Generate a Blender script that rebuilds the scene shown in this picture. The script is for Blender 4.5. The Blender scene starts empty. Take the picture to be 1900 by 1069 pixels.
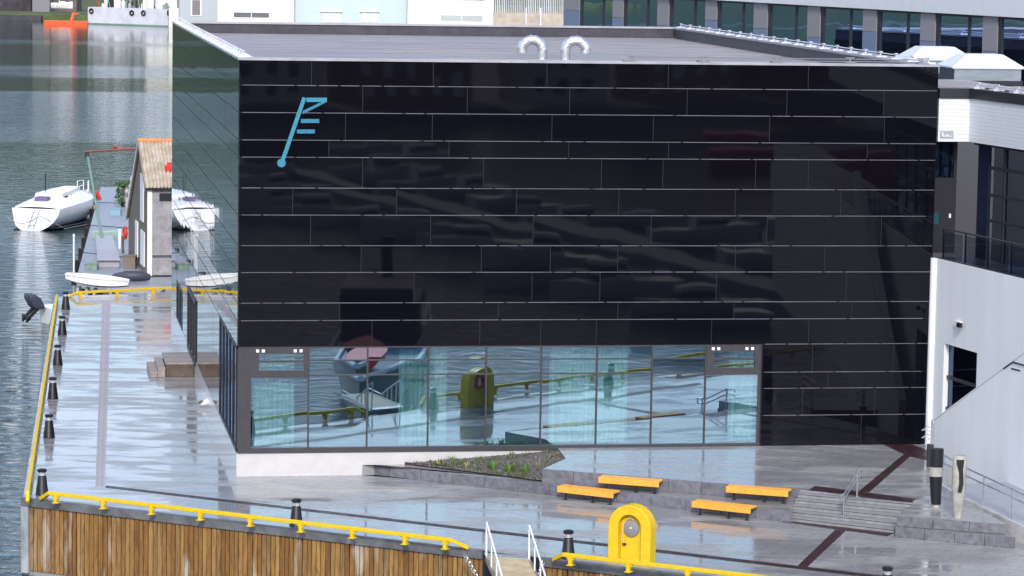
import bpy, math, random
from math import sin, cos, pi, radians, hypot, atan2
from mathutils import Vector
random.seed(7)
S = bpy.context.scene
COL = S.collection
# ------------------------------------------------------------------ camera, sky, sun, exposure
f_, cx_, cy_ = 5800., 950., 534.5
CAMP = Vector((0, 0, 20))
th, ph = math.atan(650 / f_), .0163
Fv = Vector((0, cos(th), -sin(th))); R0 = Vector((1, 0, 0)); U0 = Vector((0, sin(th), cos(th)))
Rv = R0 * cos(ph) + U0 * sin(ph); Uv = U0 * cos(ph) - R0 * sin(ph)
cd = bpy.data.cameras.new("camera"); cam = bpy.data.objects.new("camera", cd); COL.objects.link(cam)
from mathutils import Matrix
m = Matrix((Rv, Uv, -Fv)).transposed().to_4x4(); m.translation = CAMP
cam.matrix_world = m
cd.sensor_width = 36; cd.lens = 36 * f_ / 1900; cd.clip_start = .5; cd.clip_end = 9000
S.camera = cam
w = bpy.data.worlds.new("World"); S.world = w; w.use_nodes = True
nt = w.node_tree; bg = nt.nodes["Background"]
sky = nt.nodes.new("ShaderNodeTexSky"); sky.sky_type = 'NISHITA'; sky.sun_disc = False
SUN = Vector((.02, -.84, .54)).normalized()
sky.sun_elevation = math.asin(SUN.z); sky.sun_rotation = atan2(SUN.x, SUN.y)
sky.air_density = 1.0; sky.dust_density = 1.6; sky.ozone_density = 2.0; sky.altitude = 0
# broken bright cloud over the blue sky
_n = nt.nodes; _l = nt.links
tcw = _n.new("ShaderNodeTexCoord"); sxw = _n.new("ShaderNodeSeparateXYZ"); _l.new(tcw.outputs["Generated"], sxw.inputs[0])
adw = _n.new("ShaderNodeMath"); adw.operation = 'ADD'; adw.inputs[1].default_value = .12; _l.new(sxw.outputs[2], adw.inputs[0])
cbw = _n.new("ShaderNodeCombineXYZ")
for i_ in (0, 1):
    dvw = _n.new("ShaderNodeMath"); dvw.operation = 'DIVIDE'; _l.new(sxw.outputs[i_], dvw.inputs[0]); _l.new(adw.outputs[0], dvw.inputs[1]); _l.new(dvw.outputs[0], cbw.inputs[i_])
now = _n.new("ShaderNodeTexNoise"); now.inputs["Scale"].default_value = 1.1; now.inputs["Detail"].default_value = 7; now.inputs["Roughness"].default_value = .58; _l.new(cbw.outputs[0], now.inputs[0])
rmw = _n.new("ShaderNodeMapRange"); rmw.inputs["From Min"].default_value = .47; rmw.inputs["From Max"].default_value = .62; rmw.inputs["To Max"].default_value = .9; _l.new(now.outputs["Fac"], rmw.inputs[0])
mxw = _n.new("ShaderNodeMix"); mxw.data_type = 'RGBA'; _l.new(rmw.outputs[0], mxw.inputs[0]); _l.new(sky.outputs[0], mxw.inputs[6]); mxw.inputs[7].default_value = (6.5, 6.85, 8.3, 1)
_l.new(mxw.outputs[2], bg.inputs[0]); bg.inputs[1].default_value = .15
sl = bpy.data.lights.new("sun", 'SUN'); so = bpy.data.objects.new("sun", sl); COL.objects.link(so)
sl.energy = 1.5; sl.angle = radians(7); sl.color = (1, .95, .88)
so.rotation_euler = SUN.to_track_quat('Z', 'Y').to_euler(); so.location = (0, 0, 80)
S.view_settings.view_transform = 'Standard'; S.view_settings.look = 'None'
S.view_settings.exposure = .72; S.view_settings.gamma = 1

# ------------------------------------------------------------------ places from sight lines
def ray(x, y): return Fv + Rv * ((x - cx_) / f_) - Uv * ((y - cy_) / f_)
def G(x, y, z=0.):
    d = ray(x, y); return CAMP + d * ((z - 20) / d.z)
def Wp(x, y, P, n):
    d = ray(x, y); return CAMP + d * ((P - CAMP).dot(n) / d.dot(n))
def D(x, y, dist):
    d = ray(x, y); return CAMP + d * (dist / d.y)
d_ = ray(8, -131); b1 = Vector((d_.x, d_.y, 0)).normalized(); b2 = Vector((b1.y, -b1.x, 0))
Z = Vector((0, 0, 1))
C0 = G(440, 884)
def FA(u, d, z): return C0 + b2 * u - b1 * d + Z * z          # front facade: along, outward, up
def SI(s, d, z): return C0 + b1 * s - b2 * d + Z * z          # left facade
def fac(x, y):
    P = Wp(x, y, C0, b1) - C0; return P.dot(b2), P.z
def sid(x, y):
    P = Wp(x, y, C0, b2) - C0; return P.dot(b1), P.z
d_ = ray(-8750, -280); q = -(G(895, 1020) - G(43, 922)).normalized()       # front quay: back-left
qn = Vector((-q.y, q.x, 0));  qn = qn if qn.y < 0 else -qn                # towards the water
d_ = ray(-890, -146); w1 = Vector((d_.x, d_.y, 0)).normalized(); wn = Vector((-w1.y, w1.x, 0))  # white wall dir, normal left
if wn.x > 0: wn = -wn
WZ = -2.8

# ------------------------------------------------------------------ materials
MATS = {}
def M(name, col, rough=.5, metal=0., var=0., vs=3., bump=0., bs=20., col2=None, ior=1.45, island=0., st=(1, 1, 1), coat=0., spec=.5, rvar=0.):
    if name in MATS: return MATS[name]
    mt = bpy.data.materials.new(name); mt.use_nodes = True; MATS[name] = mt
    n = mt.node_tree.nodes; L = mt.node_tree.links; p = n["Principled BSDF"]
    p.inputs["Roughness"].default_value = rough; p.inputs["Metallic"].default_value = metal
    p.inputs["IOR"].default_value = ior; p.inputs["Coat Weight"].default_value = coat
    p.inputs["Specular IOR Level"].default_value = spec
    c = (*col, 1); p.inputs["Base Color"].default_value = c
    tc = n.new("ShaderNodeTexCoord"); mp = n.new("ShaderNodeMapping"); mp.inputs["Scale"].default_value = st
    L.new(tc.outputs["Object"], mp.inputs[0])
    out = None
    if var or col2 or rvar:
        no = n.new("ShaderNodeTexNoise"); no.inputs["Scale"].default_value = vs; no.inputs["Detail"].default_value = 6; no.inputs["Roughness"].default_value = .65
        L.new(mp.outputs[0], no.inputs[0])
        r = n.new("ShaderNodeValToRGB"); r.color_ramp.elements[0].position = .35; r.color_ramp.elements[1].position = .65
        if col2: a, b = col, col2
        else: a, b = [x * (1 - var) for x in col], [min(1, x * (1 + var)) for x in col]
        r.color_ramp.elements[0].color = (*a, 1); r.color_ramp.elements[1].color = (*b, 1)
        L.new(no.outputs["Fac"], r.inputs[0]); out = r.outputs[0]
        if rvar:
            mr = n.new("ShaderNodeMapRange"); mr.inputs["From Min"].default_value = .35; mr.inputs["From Max"].default_value = .65
            mr.inputs["To Min"].default_value = rough; mr.inputs["To Max"].default_value = rough + rvar
            L.new(no.outputs["Fac"], mr.inputs[0]); L.new(mr.outputs[0], p.inputs["Roughness"])
    if island:
        g = n.new("ShaderNodeNewGeometry"); h = n.new("ShaderNodeHueSaturation")
        mr = n.new("ShaderNodeMapRange"); mr.inputs["To Min"].default_value = 1 - island; mr.inputs["To Max"].default_value = 1 + island
        L.new(g.outputs["Random Per Island"], mr.inputs[0]); L.new(mr.outputs[0], h.inputs["Value"])
        if out: L.new(out, h.inputs["Color"])
        else: h.inputs["Color"].default_value = c
        out = h.outputs[0]
    if out: L.new(out, p.inputs["Base Color"])
    if bump:
        nb = n.new("ShaderNodeTexNoise"); nb.inputs["Scale"].default_value = bs; nb.inputs["Detail"].default_value = 4
        L.new(mp.outputs[0], nb.inputs[0]); bp = n.new("ShaderNodeBump"); bp.inputs["Strength"].default_value = 1; bp.inputs["Distance"].default_value = bump
        L.new(nb.outputs["Fac"], bp.inputs["Height"]); L.new(bp.outputs[0], p.inputs["Normal"])
    return mt

def node_mat(name, fn):
    mt = bpy.data.materials.new(name); mt.use_nodes = True; MATS[name] = mt
    n = mt.node_tree.nodes; L = mt.node_tree.links
    def N(t, **kw):
        o = n.new(t)
        for k, v in kw.items():
            if k.startswith('i_'): o.inputs[k[2:].replace('_', ' ')].default_value = v
            else: setattr(o, k, v)
        return o
    fn(n, L, N, n["Principled BSDF"]); return mt

def water_fn(n, L, N, p):
    p.inputs["Base Color"].default_value = (.012, .035, .034, 1); p.inputs["IOR"].default_value = 1.33
    p.inputs["Roughness"].default_value = .04
    tc = N("ShaderNodeTexCoord")
    m1 = N("ShaderNodeMapping"); m1.inputs["Scale"].default_value = (.55, 1, 1); L.new(tc.outputs["Object"], m1.inputs[0])
    a = N("ShaderNodeTexNoise", i_Scale=1.1, i_Detail=5., i_Roughness=.55, i_Distortion=.6); L.new(m1.outputs[0], a.inputs[0])
    b = N("ShaderNodeTexNoise", i_Scale=.28, i_Detail=2.); L.new(m1.outputs[0], b.inputs[0])
    # wind lanes lying across the harbour
    sp = N("ShaderNodeSeparateXYZ"); L.new(tc.outputs["Object"], sp.inputs[0])
    m2 = N("ShaderNodeMapping"); m2.inputs["Scale"].default_value = (.012, .03, 1); L.new(tc.outputs["Object"], m2.inputs[0])
    c = N("ShaderNodeTexNoise", i_Scale=1., i_Detail=3.); L.new(m2.outputs[0], c.inputs[0])
    ma = N("ShaderNodeMath", operation='MULTIPLY_ADD'); ma.inputs[1].default_value = 90.; L.new(c.outputs["Fac"], ma.inputs[0]); L.new(sp.outputs[1], ma.inputs[2])
    dv = N("ShaderNodeMath", operation='DIVIDE'); dv.inputs[1].default_value = 1000.; L.new(ma.outputs[0], dv.inputs[0])
    mr = N("ShaderNodeValToRGB"); e = mr.color_ramp.elements; e[0].position = 0; e[0].color = (.6,) * 3 + (1,); e[1].position = 1; e[1].color = (.05,) * 3 + (1,)
    for p_, v_ in ((.265, .6), (.30, .13), (.38, .13), (.41, .85), (.475, .8), (.50, .1), (.53, .1), (.548, .6), (.575, .12), (.66, .08), (.69, .4), (.71, .06)):
        k_ = e.new(p_); k_.color = (v_, v_, v_, 1)
    L.new(dv.outputs[0], mr.inputs[0])
    b1_ = N("ShaderNodeBump", i_Distance=.32); L.new(a.outputs["Fac"], b1_.inputs["Height"]); L.new(mr.outputs[0], b1_.inputs["Strength"])
    b2_ = N("ShaderNodeBump", i_Distance=.16); L.new(b.outputs["Fac"], b2_.inputs["Height"]); L.new(b1_.outputs[0], b2_.inputs["Normal"]); L.new(mr.outputs[0], b2_.inputs["Strength"])
    L.new(b2_.outputs[0], p.inputs["Normal"])
WATER = node_mat("water", water_fn)

def deck_fn(n, L, N, p):
    p.inputs["IOR"].default_value = 1.5; p.inputs["Coat Weight"].default_value = 0.
    tc = N("ShaderNodeTexCoord")
    m1 = N("ShaderNodeMapping"); m1.inputs["Scale"].default_value = (.26, .75, 1); L.new(tc.outputs["Object"], m1.inputs[0])
    a = N("ShaderNodeTexNoise", i_Scale=1., i_Detail=7., i_Roughness=.62, i_Distortion=.4); L.new(m1.outputs[0], a.inputs[0])
    mr = N("ShaderNodeMapRange"); mr.inputs["From Min"].default_value = .455; mr.inputs["From Max"].default_value = .60
    mr.inputs["To Min"].default_value = .06; mr.inputs["To Max"].default_value = .36; L.new(a.outputs["Fac"], mr.inputs[0])
    L.new(mr.outputs[0], p.inputs["Roughness"])
    r = N("ShaderNodeValToRGB"); r.color_ramp.elements[0].color = (.25, .25, .26, 1); r.color_ramp.elements[1].color = (.36, .36, .36, 1)
    r.color_ramp.elements[0].position = .40; r.color_ramp.elements[1].position = .68
    L.new(a.outputs["Fac"], r.inputs[0])
    br = N("ShaderNodeTexBrick"); br.inputs["Scale"].default_value = 1.; br.inputs["Color1"].default_value = (1, 1, 1, 1); br.inputs["Color2"].default_value = (.93, .93, .93, 1)
    br.inputs["Mortar"].default_value = (.55, .55, .55, 1); br.inputs["Mortar Size"].default_value = .014; br.inputs["Brick Width"].default_value = 1.2; br.inputs["Row Height"].default_value = .6
    mb = N("ShaderNodeMapping"); mb.inputs["Rotation"].default_value = (0, 0, -atan2(q.y, q.x)); L.new(tc.outputs["Object"], mb.inputs[0]); L.new(mb.outputs[0], br.inputs[0])
    g = N("ShaderNodeTexNoise", i_Scale=40., i_Detail=3.); L.new(tc.outputs["Object"], g.inputs[0])
    mx = N("ShaderNodeMix", data_type='RGBA', blend_type='MULTIPLY'); mx.inputs[0].default_value = 1.
    L.new(r.outputs[0], mx.inputs[6]); L.new(br.outputs["Color"], mx.inputs[7]); L.new(mx.outputs[2], p.inputs["Base Color"])
    b = N("ShaderNodeTexNoise", i_Scale=.9, i_Detail=2.); L.new(tc.outputs["Object"], b.inputs[0])
    bp = N("ShaderNodeBump", i_Strength=1., i_Distance=.0035); L.new(b.outputs["Fac"], bp.inputs["Height"]); L.new(bp.outputs[0], p.inputs["Normal"])
DECK = node_mat("wet_concrete", deck_fn)

def glass_fn(refl, tint, gcol):
    def fn(n, L, N, p):
        n.remove(p); o = n["Material Output"]
        g = N("ShaderNodeBsdfGlossy", i_Roughness=.0); g.inputs["Color"].default_value = (*gcol, 1)
        t = N("ShaderNodeBsdfTransparent"); t.inputs["Color"].default_value = (*tint, 1)
        fr = N("ShaderNodeFresnel", i_IOR=1.5); mr = N("ShaderNodeMapRange"); mr.inputs["From Max"].default_value = 1; mr.inputs["From Min"].default_value = .04
        mr.inputs["To Min"].default_value = refl; mr.inputs["To Max"].default_value = 1
        L.new(fr.outputs[0], mr.inputs[0])
        mx = N("ShaderNodeMixShader"); L.new(mr.outputs[0], mx.inputs[0]); L.new(t.outputs[0], mx.inputs[1]); L.new(g.outputs[0], mx.inputs[2])
        tc = N("ShaderNodeTexCoord"); no = N("ShaderNodeTexNoise", i_Scale=.45, i_Detail=1.); L.new(tc.outputs["Object"], no.inputs[0])
        bp = N("ShaderNodeBump", i_Strength=1., i_Distance=.004); L.new(no.outputs["Fac"], bp.inputs["Height"]); L.new(bp.outputs[0], g.inputs["Normal"])
        L.new(mx.outputs[0], o.inputs[0])
    return fn
GLASS = node_mat("blue_solar_glass", glass_fn(.44, (.55, .80, .82), (.52, .74, .96)))
DGLASS = node_mat("dark_glass", glass_fn(.11, (.30, .36, .42), (.50, .66, .95)))
BGLASS = node_mat("balustrade_glass", glass_fn(.07, (.55, .62, .68), (.8, .9, 1.)))

def clad_fn(n, L, N, p):
    p.inputs["Base Color"].default_value = (.0035, .0035, .0065, 1); p.inputs["Roughness"].default_value = .02; p.inputs["IOR"].default_value = 1.36
    tc = N("ShaderNodeTexCoord"); no = N("ShaderNodeTexNoise", i_Scale=.5, i_Detail=1.); L.new(tc.outputs["Object"], no.inputs[0])
    bp = N("ShaderNodeBump", i_Strength=1., i_Distance=.0025); L.new(no.outputs["Fac"], bp.inputs["Height"]); L.new(bp.outputs[0], p.inputs["Normal"])
CLAD = node_mat("black_glass_panel", clad_fn)
def clad2_fn(n, L, N, p):
    clad_fn(n, L, N, p); p.inputs["IOR"].default_value = 2.05
CLAD2 = node_mat("black_glass_side_panel", clad2_fn)

def plank_fn(n, L, N, p):
    g = N("ShaderNodeNewGeometry"); r = N("ShaderNodeValToRGB"); el = r.color_ramp.elements
    el[0].color = (.25, .13, .035, 1); el[1].color = (.35, .21, .075, 1)
    for pos, c in ((.2, (.19, .09, .025, 1)), (.45, (.34, .20, .06, 1)), (.6, (.26, .17, .08, 1)), (.85, (.23, .12, .035, 1))):
        e = el.new(pos); e.color = c
    L.new(g.outputs["Random Per Island"], r.inputs[0])
    tc = N("ShaderNodeTexCoord"); m1 = N("ShaderNodeMapping"); m1.inputs["Scale"].default_value = (7, 7, .9); L.new(tc.outputs["Object"], m1.inputs[0])
    no = N("ShaderNodeTexNoise", i_Scale=1.5, i_Detail=6., i_Roughness=.7, i_Distortion=1.); L.new(m1.outputs[0], no.inputs[0])
    gr = N("ShaderNodeValToRGB"); gr.color_ramp.elements[0].color = (.45, .38, .32, 1); gr.color_ramp.elements[1].color = (1.15, 1.1, 1.05, 1); gr.color_ramp.elements[0].position = .3; gr.color_ramp.elements[1].position = .6
    L.new(no.outputs["Fac"], gr.inputs[0])
    mx = N("ShaderNodeMix", data_type='RGBA', blend_type='MULTIPLY'); mx.inputs[0].default_value = 1.; L.new(r.outputs[0], mx.inputs[6]); L.new(gr.outputs[0], mx.inputs[7])
    # pale lime runs, each with a shape of its own
    m3 = N("ShaderNodeMapping"); m3.inputs["Scale"].default_value = (1.3, 1.3, .25); L.new(tc.outputs["Object"], m3.inputs[0])
    st = N("ShaderNodeTexNoise", i_Scale=1.2, i_Detail=4.); L.new(m3.outputs[0], st.inputs[0])
    sr = N("ShaderNodeMapRange"); sr.inputs["From Min"].default_value = .60; sr.inputs["From Max"].default_value = .70; sr.inputs["To Max"].default_value = .75; L.new(st.outputs["Fac"], sr.inputs[0])
    m2 = N("ShaderNodeMix", data_type='RGBA'); L.new(sr.outputs[0], m2.inputs[0]); L.new(mx.outputs[2], m2.inputs[6]); m2.inputs[7].default_value = (.50, .45, .38, 1)
    # dark weed below the tide line
    sx = N("ShaderNodeSeparateXYZ"); L.new(tc.outputs["Object"], sx.inputs[0])
    ad = N("ShaderNodeMath", operation='ADD'); L.new(sx.outputs[2], ad.inputs[0])
    ml = N("ShaderNodeMath", operation='MULTIPLY'); ml.inputs[1].default_value = .5; L.new(no.outputs["Fac"], ml.inputs[0]); L.new(ml.outputs[0], ad.inputs[1])
    zr = N("ShaderNodeMapRange"); zr.inputs["From Min"].default_value = -1.85; zr.inputs["From Max"].default_value = -1.55; L.new(ad.outputs[0], zr.inputs[0])
    m4 = N("ShaderNodeMix", data_type='RGBA'); L.new(zr.outputs[0], m4.inputs[0]); m4.inputs[6].default_value = (.018, .022, .014, 1); L.new(m2.outputs[2], m4.inputs[7])
    L.new(m4.outputs[2], p.inputs["Base Color"]); p.inputs["Roughness"].default_value = .65
    bp = N("ShaderNodeBump", i_Strength=1., i_Distance=.006); L.new(no.outputs["Fac"], bp.inputs["Height"]); L.new(bp.outputs[0], p.inputs["Normal"])
PLANK = node_mat("larch_planks", plank_fn)

BLACK = M("black_core", (.008, .008, .011), .4)
STRIP = M("lit_joint_trim", (.14, .14, .165), .35, .3, var=.25, vs=.8)  # pale grey put in for light caught on the horizontal joint ledges
VTRIM = M("thin_joint_trim", (.03, .03, .038), .35, .3)
CAPM = M("parapet_metal", (.42, .42, .46), .35, .5, var=.15, vs=1.)
CAPW = M("pale_parapet_metal", (.72, .72, .76), .3, .3, var=.15, vs=2.)
ROOF = M("roof_felt", (.28, .25, .25), .38, var=.38, vs=.5, st=(.5, 2, 1), rvar=.25, bump=.004, bs=30)
PINN = M("parapet_felt", (.045, .045, .06), .5, var=.25, vs=1.5)
FRAME = M("window_frame", (.052, .05, .058), .45, .2, var=.1)
DFRAME = M("dark_frame", (.02, .021, .03), .4)
PLIN = M("white_plinth", (.52, .51, .515), .16, var=.05, vs=2.)
INT = M("interior_wall", (.35, .36, .36), .8)
CURT = M("curtain_cloth", (.52, .62, .60), .9, var=.15, vs=2, st=(4, 4, .3))
TEAL = M("teal_sign", (.03, .22, .32), .5, var=.2, vs=14)
WHITE = M("white_paint", (.78, .79, .80), .5, var=.04, vs=1.)
WWALL = M("white_render", (.76, .78, .81), .6, var=.035, vs=1.2, st=(1, 1, .12))
WBOARD = M("white_boards", (.66, .68, .71), .45, var=.03)
STEEL = M("galvanised_steel", (.62, .63, .66), .28, .9, var=.15, vs=6)
SILV = M("bright_duct", (.66, .66, .69), .30, .9, var=.3, vs=9, bump=.012, bs=10)
YEL = M("yellow_paint", (.70, .485, .015), .42, var=.08, vs=7, rvar=.2, bump=.0008, bs=60)
CONC = M("concrete_cap", (.13, .135, .15), .3, var=.35, vs=1.5, rvar=.3, bump=.003, bs=12)
CONCL = M("pale_concrete", (.38, .38, .39), .7, var=.2, vs=2, bump=.003, bs=15)
GRAN = M("granite_block", (.14, .14, .165), .45, var=.28, vs=5, island=.12, bump=.006, bs=14, rvar=.3)
STEPM = M("step_granite", (.25, .25, .26), .3, var=.15, vs=5, island=.08, rvar=.3)
MAROON = M("maroon_strip", (.036, .014, .018), .3, var=.3, vs=3, rvar=.3)
DRAIN = M("drain_strip", (.36, .31, .33), .5, var=.2, vs=9, island=.15)
ORNG = M("orange_bench", (.80, .38, .055), .45, var=.1, vs=6, island=.06)
DMET = M("dark_metal", (.02, .022, .028), .35, .3)
BOLM = M("black_bollard", (.010, .010, .015), .4, var=.3, vs=9)
LENS = M("bollard_lens", (.55, .58, .62), .15, .3)
WOODG = M("weathered_boards", (.30, .26, .245), .6, var=.25, vs=3, island=.15, st=(1, 8, 1))
WOODD = M("dark_boards", (.10, .075, .06), .55, var=.35, vs=3)
GREYD = M("grey_panel", (.24, .24, .26), .5, var=.1)
TIRE = M("tyre_rubber", (.012, .012, .014), .7)
HULLW = M("white_gelcoat", (.80, .81, .82), .2, var=.04, vs=1.2, coat=.3)
HULLG = M("grey_hull_paint", (.56, .57, .63), .45, var=.1, vs=.4)
RED = M("red_paint", (.55, .03, .03), .4)
ORG2 = M("orange_hull", (.85, .14, .05), .4, var=.1)
GREEN = M("green_paint", (.16, .25, .21), .5, var=.25, vs=4)
RUST = M("rusty_red_pipe", (.36, .10, .07), .6, var=.3, vs=5)
CORR = M("corrugated_roof", (.62, .57, .50), .5, col2=(.42, .34, .24), vs=2.)
SHEDB = M("brown_boards", (.17, .145, .12), .7, var=.3, vs=3, st=(6, 6, .6))
SHEDG = M("grey_corrugated_wall", (.30, .29, .31), .6, var=.2, vs=2)
PONT = M("pontoon_boards", (.28, .30, .34), .25, var=.25, vs=1.2, st=(.6, 3, 1), rvar=.4)
PURP = M("purple_cover", (.14, .12, .22), .7)
CREAM = M("cream_render", (.70, .68, .62), .7, var=.06)
LBLUE = M("light_blue_render", (.50, .60, .68), .7, var=.04)
SOIL = M("gravel_soil", (.06, .05, .045), .8, col2=(.17, .15, .13), vs=11, bump=.03, bs=15)
PLANT = M("grass_tuft", (.11, .20, .04), .6, island=.4, var=.2)
PLANTY = M("yellow_plant", (.26, .25, .08), .6, island=.35)
GRASS = M("bank_grass", (.08, .10, .035), .9, var=.4, vs=.2)
HILLM = M("hill_forest", (.012, .030, .014), .9, col2=(.045, .065, .03), vs=.03, bump=.0)
PIL1 = M("grey_pilaster", (.24, .235, .255), .5, island=.15)
PIL2 = M("blue_pilaster", (.16, .20, .30), .5, island=.2)
BIRDW = M("white_feathers", (.8, .8, .8), .7); BIRDG = M("grey_feathers", (.10, .10, .12), .7)
SKINW = M("bleached_wood", (.36, .35, .32), .6, var=.25, vs=3, bump=.02, bs=3)
BRICK = M("brown_house_walls", (.30, .15, .07), .8, var=.15)
DARKB = M("navy_hull", (.04, .06, .10), .3)
BOARDC = M("gangway_boards", (.46, .38, .24), .6, var=.15, island=.1)

# ------------------------------------------------------------------ mesh builder
class MB:
    def __init__(s): s.v = []; s.f = []
    def add(s, vs, fs):
        k = len(s.v); s.v += [Vector(a) for a in vs]; s.f += [tuple(k + i for i in t) for t in fs]; return s
    def quad(s, *p): return s.add(p, [tuple(range(len(p)))])
    def par(s, o, a, b, c):
        o, a, b, c = map(Vector, (o, a, b, c))
        v = [o, o + a, o + a + b, o + b, o + c, o + a + c, o + a + b + c, o + b + c]
        fs = [(0, 3, 2, 1), (4, 5, 6, 7), (0, 1, 5, 4), (1, 2, 6, 5), (2, 3, 7, 6), (3, 0, 4, 7)]
        if a.cross(b).dot(c) < 0: fs = [t[::-1] for t in fs]
        return s.add(v, fs)
    def box(s, c, sx, sy, sz, ax=Vector((1, 0, 0)), ay=Vector((0, 1, 0)), az=Z):
        c = Vector(c); return s.par(c - ax * sx / 2 - ay * sy / 2 - az * sz / 2, ax * sx, ay * sy, az * sz)
    def prism(s, pts, h):
        pts = [Vector(p) for p in pts]; h = Vector(h); n = len(pts)
        nm = Vector((0, 0, 0))
        for i in range(n): nm += pts[i].cross(pts[(i + 1) % n])
        if nm.dot(h) < 0: pts = pts[::-1]
        v = pts + [p + h for p in pts]
        fs = [tuple(range(n))[::-1], tuple(range(n, 2 * n))] + [(i, (i + 1) % n, n + (i + 1) % n, n + i) for i in range(n)]
        return s.add(v, fs)
    def tube(s, pts, r, n=8, cap=True):
        pts = [Vector(p) for p in pts]; m = len(pts); rs = r if isinstance(r, (list, tuple)) else [r] * m
        t0 = (pts[1] - pts[0]).normalized(); a = t0.orthogonal().normalized(); vs = []
        for i in range(m):
            t = (pts[min(i + 1, m - 1)] - pts[max(i - 1, 0)]).normalized()
            a = (a - t * a.dot(t)).normalized(); b = t.cross(a)
            for k in range(n): vs.append(pts[i] + (a * cos(2 * pi * k / n) + b * sin(2 * pi * k / n)) * rs[i])
        fs = [(i * n + k, i * n + (k + 1) % n, (i + 1) * n + (k + 1) % n, (i + 1) * n + k) for i in range(m - 1) for k in range(n)]
        if cap: fs += [tuple(range(n))[::-1], tuple(range((m - 1) * n, m * n))]
        return s.add(vs, fs)
    def lathe(s, c, prof, n=20, az=Z):
        c = Vector(c); a = az.orthogonal().normalized(); b = az.cross(a); vs = []
        for r, z in prof:
            for k in range(n): vs.append(c + az * z + (a * cos(2 * pi * k / n) + b * sin(2 * pi * k / n)) * max(r, .0005))
        m = len(prof)
        fs = [(i * n + k, i * n + (k + 1) % n, (i + 1) * n + (k + 1) % n, (i + 1) * n + k) for i in range(m - 1) for k in range(n)]
        fs += [tuple(range(n))[::-1], tuple(range((m - 1) * n, m * n))]
        return s.add(vs, fs)
    def torus(s, c, R, r, az, n=24, k=8):
        c = Vector(c); a = az.orthogonal().normalized(); b = az.cross(a); vs = []
        for i in range(n):
            d = a * cos(2 * pi * i / n) + b * sin(2 * pi * i / n)
            for j in range(k): vs.append(c + d * (R + r * cos(2 * pi * j / k)) + az * r * sin(2 * pi * j / k))
        return s.add(vs, [(i * k + j, ((i + 1) % n) * k + j, ((i + 1) % n) * k + (j + 1) % k, i * k + (j + 1) % k) for i in range(n) for j in range(k)])
    def loft(s, secs, close=True, caps=True):
        n = len(secs[0]); vs = [Vector(p) for sc in secs for p in sc]; r = n if close else n - 1
        fs = [(i * n + k, i * n + (k + 1) % n, (i + 1) * n + (k + 1) % n, (i + 1) * n + k) for i in range(len(secs) - 1) for k in range(r)]
        if caps: fs += [tuple(range(n))[::-1], tuple(range((len(secs) - 1) * n, len(secs) * n))]
        return s.add(vs, fs)
    def build(s, name, mat, parent=None, smooth=False, bevel=0):
        org = parent.matrix_world.translation if parent else Vector((0, 0, 0))
        if parent:
            org = Vector((0, 0, 0)); o = parent
            while o: org += o.location; o = o.parent
        me = bpy.data.meshes.new(name); me.from_pydata([tuple(p - org) for p in s.v], [], s.f); me.update()
        me.materials.append(mat)
        if smooth:
            for p in me.polygons: p.use_smooth = True
            me.set_sharp_from_angle(angle=radians(40))
        o = bpy.data.objects.new(name, me); COL.objects.link(o)
        if parent: o.parent = parent
        if bevel:
            b = o.modifiers.new("b", 'BEVEL'); b.width = bevel; b.segments = 2; b.limit_method = 'ANGLE'
        return o
def tag(o, label, cat, group=None):
    o['label'] = label; o['category'] = cat
    if group: o['group'] = group
    return o
def struct(o): o['kind'] = 'structure'; return o
def thing(name, label, cat, loc=(0, 0, 0), group=None):
    o = bpy.data.objects.new(name, None); COL.objects.link(o); o.location = loc; o.empty_display_size = .2
    return tag(o, label, cat, group)
def one(name, mb, mat, label, cat, group=None, **k):
    return tag(mb.build(name, mat, None, **k), label, cat, group)
def dup(root, loc, rz=0, label=None):
    def cp(o, par):
        c = o.copy(); COL.objects.link(c)
        if par: c.parent = par
        for ch in list(o.children): cp(ch, c)
        return c
    r = cp(root, None); r.location = loc; r.rotation_euler = (0, 0, rz)
    if label: r['label'] = label
    return r

# ------------------------------------------------------------------ water, land, hills
struct(MB().quad((-4000, -2500, WZ), (4000, -2500, WZ), (4000, 5000, WZ), (-4000, 5000, WZ)).build('water', WATER))
P0 = G(43, 922); PB0 = G(102, 551); PB1 = G(330, 541)
bd = (PB1 - PB0).normalized()
land = [P0, P0 - q * 95, Vector((170, P0.y - 48, 0)), Vector((170, 420, 0)), Vector((60, 420, 0)), PB0 + bd * 75, PB0]
struct(MB().prism([p - Z * 3.6 for p in land], Z * 3.6).build('quay_deck', DECK))
fs_ = [(-600, 799), (-84.5, 797), (-60.5, 575), (330, 560), (600, 700), (600, 1000), (-600, 1000)]
struct(MB().prism([Vector((x, y, -4)) for x, y in fs_], Z * 2.6).build('far_shore', GRASS))
# far hills, wholly above the frame but mirrored in the water
def hills(name, x0, x1, y0, y1, H, seed):
    rnd = random.Random(seed); nx, ny = 60, 14; vs = []; fs = []
    ph_ = [rnd.uniform(0, 6) for _ in range(6)]
    for j in range(ny + 1):
        for i in range(nx + 1):
            u = i / nx; v = j / ny; x = x0 + (x1 - x0) * u; y = y0 + (y1 - y0) * v
            h = H * (v ** .7) * (.75 + .18 * sin(u * 9 + ph_[0]) + .10 * sin(u * 23 + ph_[1]) + .05 * sin(u * 51 + ph_[2] + v * 5))
            vs.append((x, y, -3 + h + rnd.uniform(-1, 1) * 3 * (v > 0)))
    for j in range(ny):
        for i in range(nx):
            a = j * (nx + 1) + i; fs.append((a, a + 1, a + nx + 2, a + nx + 1))
    if (y1 - y0) < 0: fs = [t[::-1] for t in fs]
    return struct(MB().add(vs, fs).build(name, HILLM, smooth=True))
hills('hills', -2600, 2600, 1000, 2000, 330, 3)
hills('hillside', -2200, 2400, -420, -1500, 170, 5)

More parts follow.
